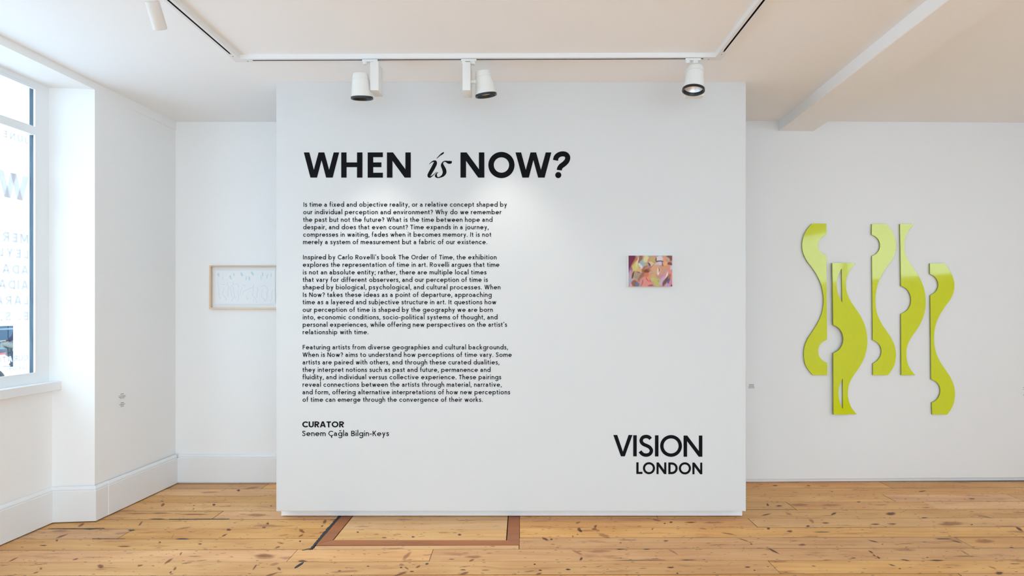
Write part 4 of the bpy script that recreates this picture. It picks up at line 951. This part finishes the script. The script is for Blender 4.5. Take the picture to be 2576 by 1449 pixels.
# lamp 1: box right, head left
def lamp(x_px, label):
    X = (x_px - CX) / F * 3.515; Yt = 3.518 + (3.491 - 3.518) * (X - TX0) / (TX1 - TX0)
    return tag(empty('track_spotlight', (X, Yt, TZ)), label, 'spotlight', group='white spotlights on the front track')
t1 = lamp(932, 'white track spotlight with its head left of the gear box, aimed down the text')
ox, oy, oz = t1.location
adapter(t1, .034)
def lpt(t, x, y, D): return px(x, y, D) - Vector(t.location)
a = lpt(t1, 931, 155, 3.47); b_ = lpt(t1, 952.3, 227, 3.47)
gear_box(t1, a.x, b_.x, a.y, a.y + .11, b_.z, -.028)
top = lpt(t1, 906.5, 184, 3.485)
spot_head(t1, top, (.02, .20, -1), power=11, size=74, blend=.9)
arm(t1, (a.x + .004, top.y + .02, top.z - .075), (top.x + .035, top.y + .02, top.z - .075))
# lamp 2: head right of the box, splayed
t2 = lamp(1180, 'white track spotlight with its head right of the gear box, tilted right')
adapter(t2, .022)
a = lpt(t2, 1163.5, 155, 3.47); b_ = lpt(t2, 1183, 227, 3.47)
gear_box(t2, a.x, b_.x, a.y, a.y + .125, b_.z, -.028)
top = lpt(t2, 1213.8, 178, 3.53)
spot_head(t2, top, (.145, .17, -1), power=11, size=74, blend=.9)
arm(t2, (b_.x - .004, top.y + .0, top.z - .065), (top.x - .03, top.y, top.z - .065))
# lamp 3: head in front of the box, opening towards the room
t3 = lamp(1740, 'white track spotlight at the right end showing its silver reflector')
adapter(t3, .016)
a = lpt(t3, 1727, 160, 3.56); b_ = lpt(t3, 1771, 241, 3.56)
gear_box(t3, a.x, b_.x, a.y - .0, a.y + .05, b_.z, -.029)
top = lpt(t3, 1750, 168, 3.475)
spot_head(t3, top, (-.12, -.10, -1), L_=.148, power=0)
arm(t3, (top.x - .002, a.y + .005, top.z - .07), (top.x - .008, top.y + .03, top.z - .07))
# slim cylinder lamp on the left rail
t4 = tag(empty('cylinder_spotlight', (TX0 - .02, 2.70, TZ)), 'slim white cylinder spotlight cut off by the top edge, far left', 'spotlight')
a = px(382, 2, 2.70) - Vector(t4.location); b_ = px(403.5, 74, 2.765) - Vector(t4.location)
d = b_ - a; Lc = d.length; q = Vector((0, 0, -1)).rotation_difference(d).to_matrix().to_4x4(); M = Matrix.Translation(a) @ q
bm = bmesh.new(); R_ = .0298
lathe(bm, [(0, 0), (R_ - .002, 0), (R_, -.002), (R_, -Lc + .006), (R_ - .002, -Lc), (R_ - .005, -Lc - .001), (R_ - .007, -Lc + .012)], 48, M)
bm_obj('lamp_body', bm, M_lamp_grey, t4, smooth=True, angle=35)
bm = bmesh.new(); lathe(bm, [(R_ - .008, -Lc + .02), (0, -Lc + .02)], 32, M); bm_obj('lens', bm, M_lens, t4)
bm = bmesh.new(); lathe(bm, [(R_ - .006, .0), (R_ - .006, .012), (0, .012)], 32, M); lathe(bm, [(R_ - .003, .0005), (R_ - .003, .002), (0, .002)], 32, M); bm_obj('swivel_ring', bm, M_lamp, t4, smooth=True, angle=35)
bm = bmesh.new(); box(bm, -.002, .03, -.05, .05, -.012, .003); bevel(bm, .002, 1)
lathe(bm, [(.009, -.004), (.009, a.z - .0)], 16, Matrix.Translation((a.x * .9, 0, 0))); bm_obj('track_adapter', bm, M_lamp, t4)

# ================================================================ OUTSIDE, THROUGH THE WINDOW
M_pave = mat('pale_paving', (.66, .67, .69), .9, bump=(20, .3))
bm = bmesh.new(); box(bm, -40, 20, -30, 45, -.20, -.14)
tag(bm_obj('street_ground', bm, M_pave), 'pale street paving outside the window', 'street', kind='structure')
# pale terrace across the street
M_fac = mat('white_rendered_facade', (.84, .85, .86), .9)
M_fwin = mat('overexposed_pane', (.55, .60, .66), .4)  # pale colour stands in for panes overexposed by daylight
bt = tag(empty('terrace_house', (-16.2, 18.5, -.14)), 'pale rendered terrace house across the street', 'building')
bm = bmesh.new(); box(bm, -6, 0, -48, 16, 0, 11); bm_obj('wall', bm, M_fac, bt)  # unseen run extended to hold sky light off the window reveal
bm = bmesh.new(); box(bm, 0, .35, -48, 16, 7.15, 7.4); bm_obj('cornice', bm, M_fac, bt)
for yy in (-11.5, -8.5, -5.5, -2.5, .5, 3.5, 6.5, 9.5, 12.5):
    for zz in (2.0, 4.9, 8.0):
        bm = bmesh.new(); ww, hh = 1.1, 1.8
        for (p, q_, r_, s_) in ((-ww / 2, -ww / 2 + .08, 0, hh), (ww / 2 - .08, ww / 2, 0, hh), (-ww / 2 + .08, ww / 2 - .08, 0, .08), (-ww / 2 + .08, ww / 2 - .08, hh - .08, hh), (-ww / 2 + .08, ww / 2 - .08, hh / 2 - .03, hh / 2 + .03)): box(bm, .0, .06, yy + p, yy + q_, zz + r_, zz + s_)
        wf = bm_obj('window', bm, M_fac, bt)
        bm = bmesh.new(); box(bm, .002, .02, yy - ww / 2 + .07, yy + ww / 2 - .07, zz + .07, zz + hh - .07); g_ = bm_obj('pane', bm, M_fwin); g_.parent = wf
# dark blue hoarding with iron railings in front of it
M_navy = mat('dark_blue_boarding', (.02, .05, .085), .5); M_iron = mat('black_iron', (.02, .03, .05), .45); M_rail = mat('pale_rail', (.12, .15, .18), .5)
hb = tag(empty('low_boarding', (-14.9, 16.5, -.14)), 'low dark blue boarding across the street', 'boarding')
for i in range(16):
    bm = bmesh.new(); y = -6 + i * .75; box(bm, -.08, 0, y + .012, y + .738, 0, 1.0); bm_obj('panel', bm, M_navy, hb)
rl = tag(empty('railing', (-14.5, 16.5, -.14)), 'pale railing in front of the dark blue boarding', 'railing')
for z in (.25, .60, .93):
    bm = bmesh.new(); box(bm, -.02, .02, -6, 6, z - .02, z + .02); bm_obj('rail', bm, M_rail, rl)
for i in range(13):
    bm = bmesh.new(); y = -6 + i * .98; box(bm, -.03, .03, y - .03, y + .03, 0, 1.08); lathe(bm, [(0, 1.12), (.03, 1.10), (.035, 1.08)], 10, Matrix.Translation((0, y, 0))); bm_obj('post', bm, M_iron, rl)

def skin_body(name, joints_, edges, radii, m, parent, root=0, sub=2):
    me = bpy.data.meshes.new(name); me.from_pydata(joints_, edges, []); me.materials.append(m)
    o = bpy.data.objects.new(name, me); C.objects.link(o); o.parent = parent
    sk = o.modifiers.new('skin', 'SKIN'); sk.use_smooth_shade = True
    for i, r_ in enumerate(radii):
        me.skin_vertices[0].data[i].radius = (r_, r_); me.skin_vertices[0].data[i].use_root = (i == root)
    sb = o.modifiers.new('sub', 'SUBSURF'); sb.levels = sub; sb.render_levels = sub
    return o
# person sitting on a bench, knees towards the left of the picture
M_skin = mat('skin', (.30, .18, .13), .55); M_jean = mat('beige_trousers', (.17, .17, .15), .85, bump=(80, .3)); M_jack = mat('navy_jacket', (.010, .012, .04), .8, bump=(80, .3)); M_hair = mat('dark_hair', (.03, .02, .015), .7)
pc_ = px(33, 900, 15.6)
bench = tag(empty('bench', (pc_.x + .16, 15.6, -.14)), 'plain dark bench under the seated person', 'bench')
bm = bmesh.new(); box(bm, -.12, .95, -.2, .25, .34, .395); bm_obj('seat', bm, M_iron, bench)
for sx in (-.08, .86):
    bm = bmesh.new(); box(bm, sx, sx + .05, -.18, .22, 0, .34); bm_obj('leg', bm, M_iron, bench)
per = tag(empty('person', (pc_.x + .29, 15.55, -.14)), 'seated person in beige trousers and a navy jacket outside the window', 'person')
J = [(0, 0, .56), (0, 0, .80), (.02, 0, 1.02), (.02, 0, 1.12), (.0, 0, 1.19),
     (0, -.09, .55), (-.42, -.11, .60), (-.30, -.11, .12), (-.33, -.11, .05), (-.46, -.11, .04),
     (0, .09, .55), (-.38, .13, .58), (-.34, .15, .12), (-.36, .15, .05), (-.50, .15, .04)]
E_ = [(0, 1), (1, 2), (2, 3), (3, 4), (0, 5), (5, 6), (6, 7), (7, 8), (8, 9), (0, 10), (10, 11), (11, 12), (12, 13), (13, 14)]
skin_body('body', J, E_, [.13, .13, .12, .055, .05, .09, .062, .042, .04, .035, .09, .062, .042, .04, .035], M_skin, per)
J2 = [(0, 0, .54), (0, -.09, .55), (-.43, -.11, .60), (-.31, -.11, .16), (0, .09, .55), (-.39, .13, .58), (-.35, .15, .16)]
skin_body('trousers', J2, [(0, 1), (1, 2), (2, 3), (0, 4), (4, 5), (5, 6)], [.14, .105, .085, .07, .105, .085, .07], M_jean, per)
J3 = [(0, 0, .58), (0, 0, .82), (.02, 0, 1.03), (.02, -.18, 1.02), (-.02, -.24, .78), (-.24, -.15, .68), (.02, .18, 1.02), (-.02, .24, .78), (-.24, .15, .68)]
skin_body('jacket', J3, [(0, 1), (1, 2), (2, 3), (3, 4), (4, 5), (2, 6), (6, 7), (7, 8)], [.16, .155, .13, .075, .06, .045, .075, .06, .045], M_jack, per)
bm = bmesh.new(); bmesh.ops.create_uvsphere(bm, u_segments=24, v_segments=18, radius=.105)
for v in bm.verts:
    v.co.z *= 1.18; v.co.y *= .84
    if v.co.x < -.085 and abs(v.co.y) < .025 and -.04 < v.co.z < .03: v.co.x -= .022
    if v.co.z < -.05: v.co.y *= .8
bmesh.ops.translate(bm, vec=(-.02, 0, 1.32), verts=bm.verts[:]); bm_obj('head', bm, M_skin, per, smooth=True)
bm = bmesh.new(); bmesh.ops.create_uvsphere(bm, u_segments=24, v_segments=18, radius=.115)
for v in bm.verts:
    v.co.z *= 1.15; v.co.y *= .88
bmesh.ops.delete(bm, geom=[v for v in bm.verts if v.co.x < -.03 and v.co.z < .06 or v.co.z < -.06], context='VERTS')
bmesh.ops.translate(bm, vec=(-.01, 0, 1.335), verts=bm.verts[:]); bm_obj('hair', bm, M_hair, per, smooth=True)
for s_ in (-1, 1):
    base = Vector((-.26, s_ * .15, .675))
    Jh = [tuple(base), tuple(base + Vector((-.06, -s_ * .01, -.005)))]; Eh = [(0, 1)]; Rh = [.026, .03]
    for k_, (dy, ln) in enumerate(((-.03, .06), (-.01, .07), (.01, .066), (.03, .052))):
        i0 = len(Jh); Jh += [tuple(Vector(Jh[1]) + Vector((-.03, dy, 0))), tuple(Vector(Jh[1]) + Vector((-.03 - ln * .6, dy * 1.1, -.012))), tuple(Vector(Jh[1]) + Vector((-.03 - ln * .9, dy * 1.15, -.035)))]
        Eh += [(1, i0), (i0, i0 + 1), (i0 + 1, i0 + 2)]; Rh += [.010, .009, .008]
    i0 = len(Jh); Jh += [tuple(base + Vector((-.04, -s_ * .04, 0))), tuple(base + Vector((-.07, -s_ * .055, -.01)))]; Eh += [(0, i0), (i0, i0 + 1)]; Rh += [.011, .009]
    skin_body('hand', Jh, Eh, Rh, M_skin, per, sub=1)
# red and white scooter parked nearer the window
M_white = mat('white_bodywork', (.8, .8, .8), .25, coat=.5); M_red = mat('red_trim', (.55, .03, .04), .3, coat=.5); M_tyre = mat('tyre_rubber', (.02, .02, .022), .8); M_seat = mat('black_seat', (.03, .045, .06), .6); M_chr = mat('chrome', (.7, .7, .7), .15, metal=1)
sp_ = px(0, 900, 10.6)
sct = tag(empty('scooter', (sp_.x - .62, 10.6, -.14)), 'parked white and red scooter outside the window', 'scooter')
def side_prism(name, pts, y0, y1, m, parent, bev=.02):
    bm_ = bmesh.new(); a_ = [bm_.verts.new((x, y0, z)) for x, z in pts]; b2 = [bm_.verts.new((x, y1, z)) for x, z in pts]; n = len(pts)
    bm_.faces.new(a_); bm_.faces.new(b2[::-1])
    for i in range(n): bm_.faces.new((a_[i], b2[i], b2[(i + 1) % n], a_[(i + 1) % n]))
    bmesh.ops.recalc_face_normals(bm_, faces=bm_.faces[:])
    if bev: bevel(bm_, bev, 2)
    return bm_obj(name, bm_, m, parent, smooth=True, angle=40)
side_prism('rear_body', [(.0, .42), (.68, .50), (.72, .62), (.60, .70), (.0, .66)], -.12, .12, M_white, sct)
side_prism('floorboard', [(-.55, .28), (.05, .28), (.08, .40), (-.55, .36)], -.14, .14, M_white, sct)
side_prism('front_shield', [(-.62, .30), (-.52, .30), (-.66, .98), (-.76, .96)], -.17, .17, M_white, sct)
side_prism('trim_stripe', [(.02, .655), (.60, .695), (.61, .725), (.02, .69)], -.125, .125, M_red, sct, 0)
side_prism('trim_stripe', [(.10, .44), (.66, .505), (.66, .53), (.10, .47)], -.128, .128, M_red, sct, 0)
side_prism('seat', [(.0, .70), (.62, .73), (.66, .80), (.45, .83), (.25, .79), (.0, .80)], -.13, .13, M_seat, sct)
for wx in (-.80, .48):
    for nm, pr, m in (('tyre', [(.15, -.045), (.19, -.05), (.225, -.025), (.225, .025), (.19, .05), (.15, .045)], M_tyre), ('wheel_hub', [(0, -.04), (.10, -.045), (.15, -.03), (.15, .03), (.10, .045), (0, .04)], M_white)):
        bm = bmesh.new(); lathe(bm, pr, 32, Matrix.Translation((wx, 0, .225)) @ Matrix.Rotation(PI / 2, 4, 'X')); bm_obj(nm, bm, m, sct, smooth=True, angle=40)
side_prism('front_mudguard', [(-1.05, .35), (-.98, .50), (-.80, .54), (-.62, .48), (-.60, .40), (-.80, .47), (-.95, .40)], -.07, .07, M_white, sct, .01)
for nm, a, b_, r_, m in (('fork', (-.80, 0, .23), (-.66, 0, 1.0), .025, M_chr), ('handlebar', (-.64, -.32, 1.04), (-.64, .32, 1.04), .014, M_tyre), ('engine', (.20, .0, .30), (.55, .0, .25), .09, M_seat)):
    bm = bmesh.new(); a, b_ = Vector(a), Vector(b_); d = b_ - a
    lathe(bm, [(0, 0), (r_, 0), (r_, d.length), (0, d.length)], 20, Matrix.Translation(a) @ Vector((0, 0, 1)).rotation_difference(d).to_matrix().to_4x4()); bm_obj(nm, bm, m, sct, smooth=True, angle=40)
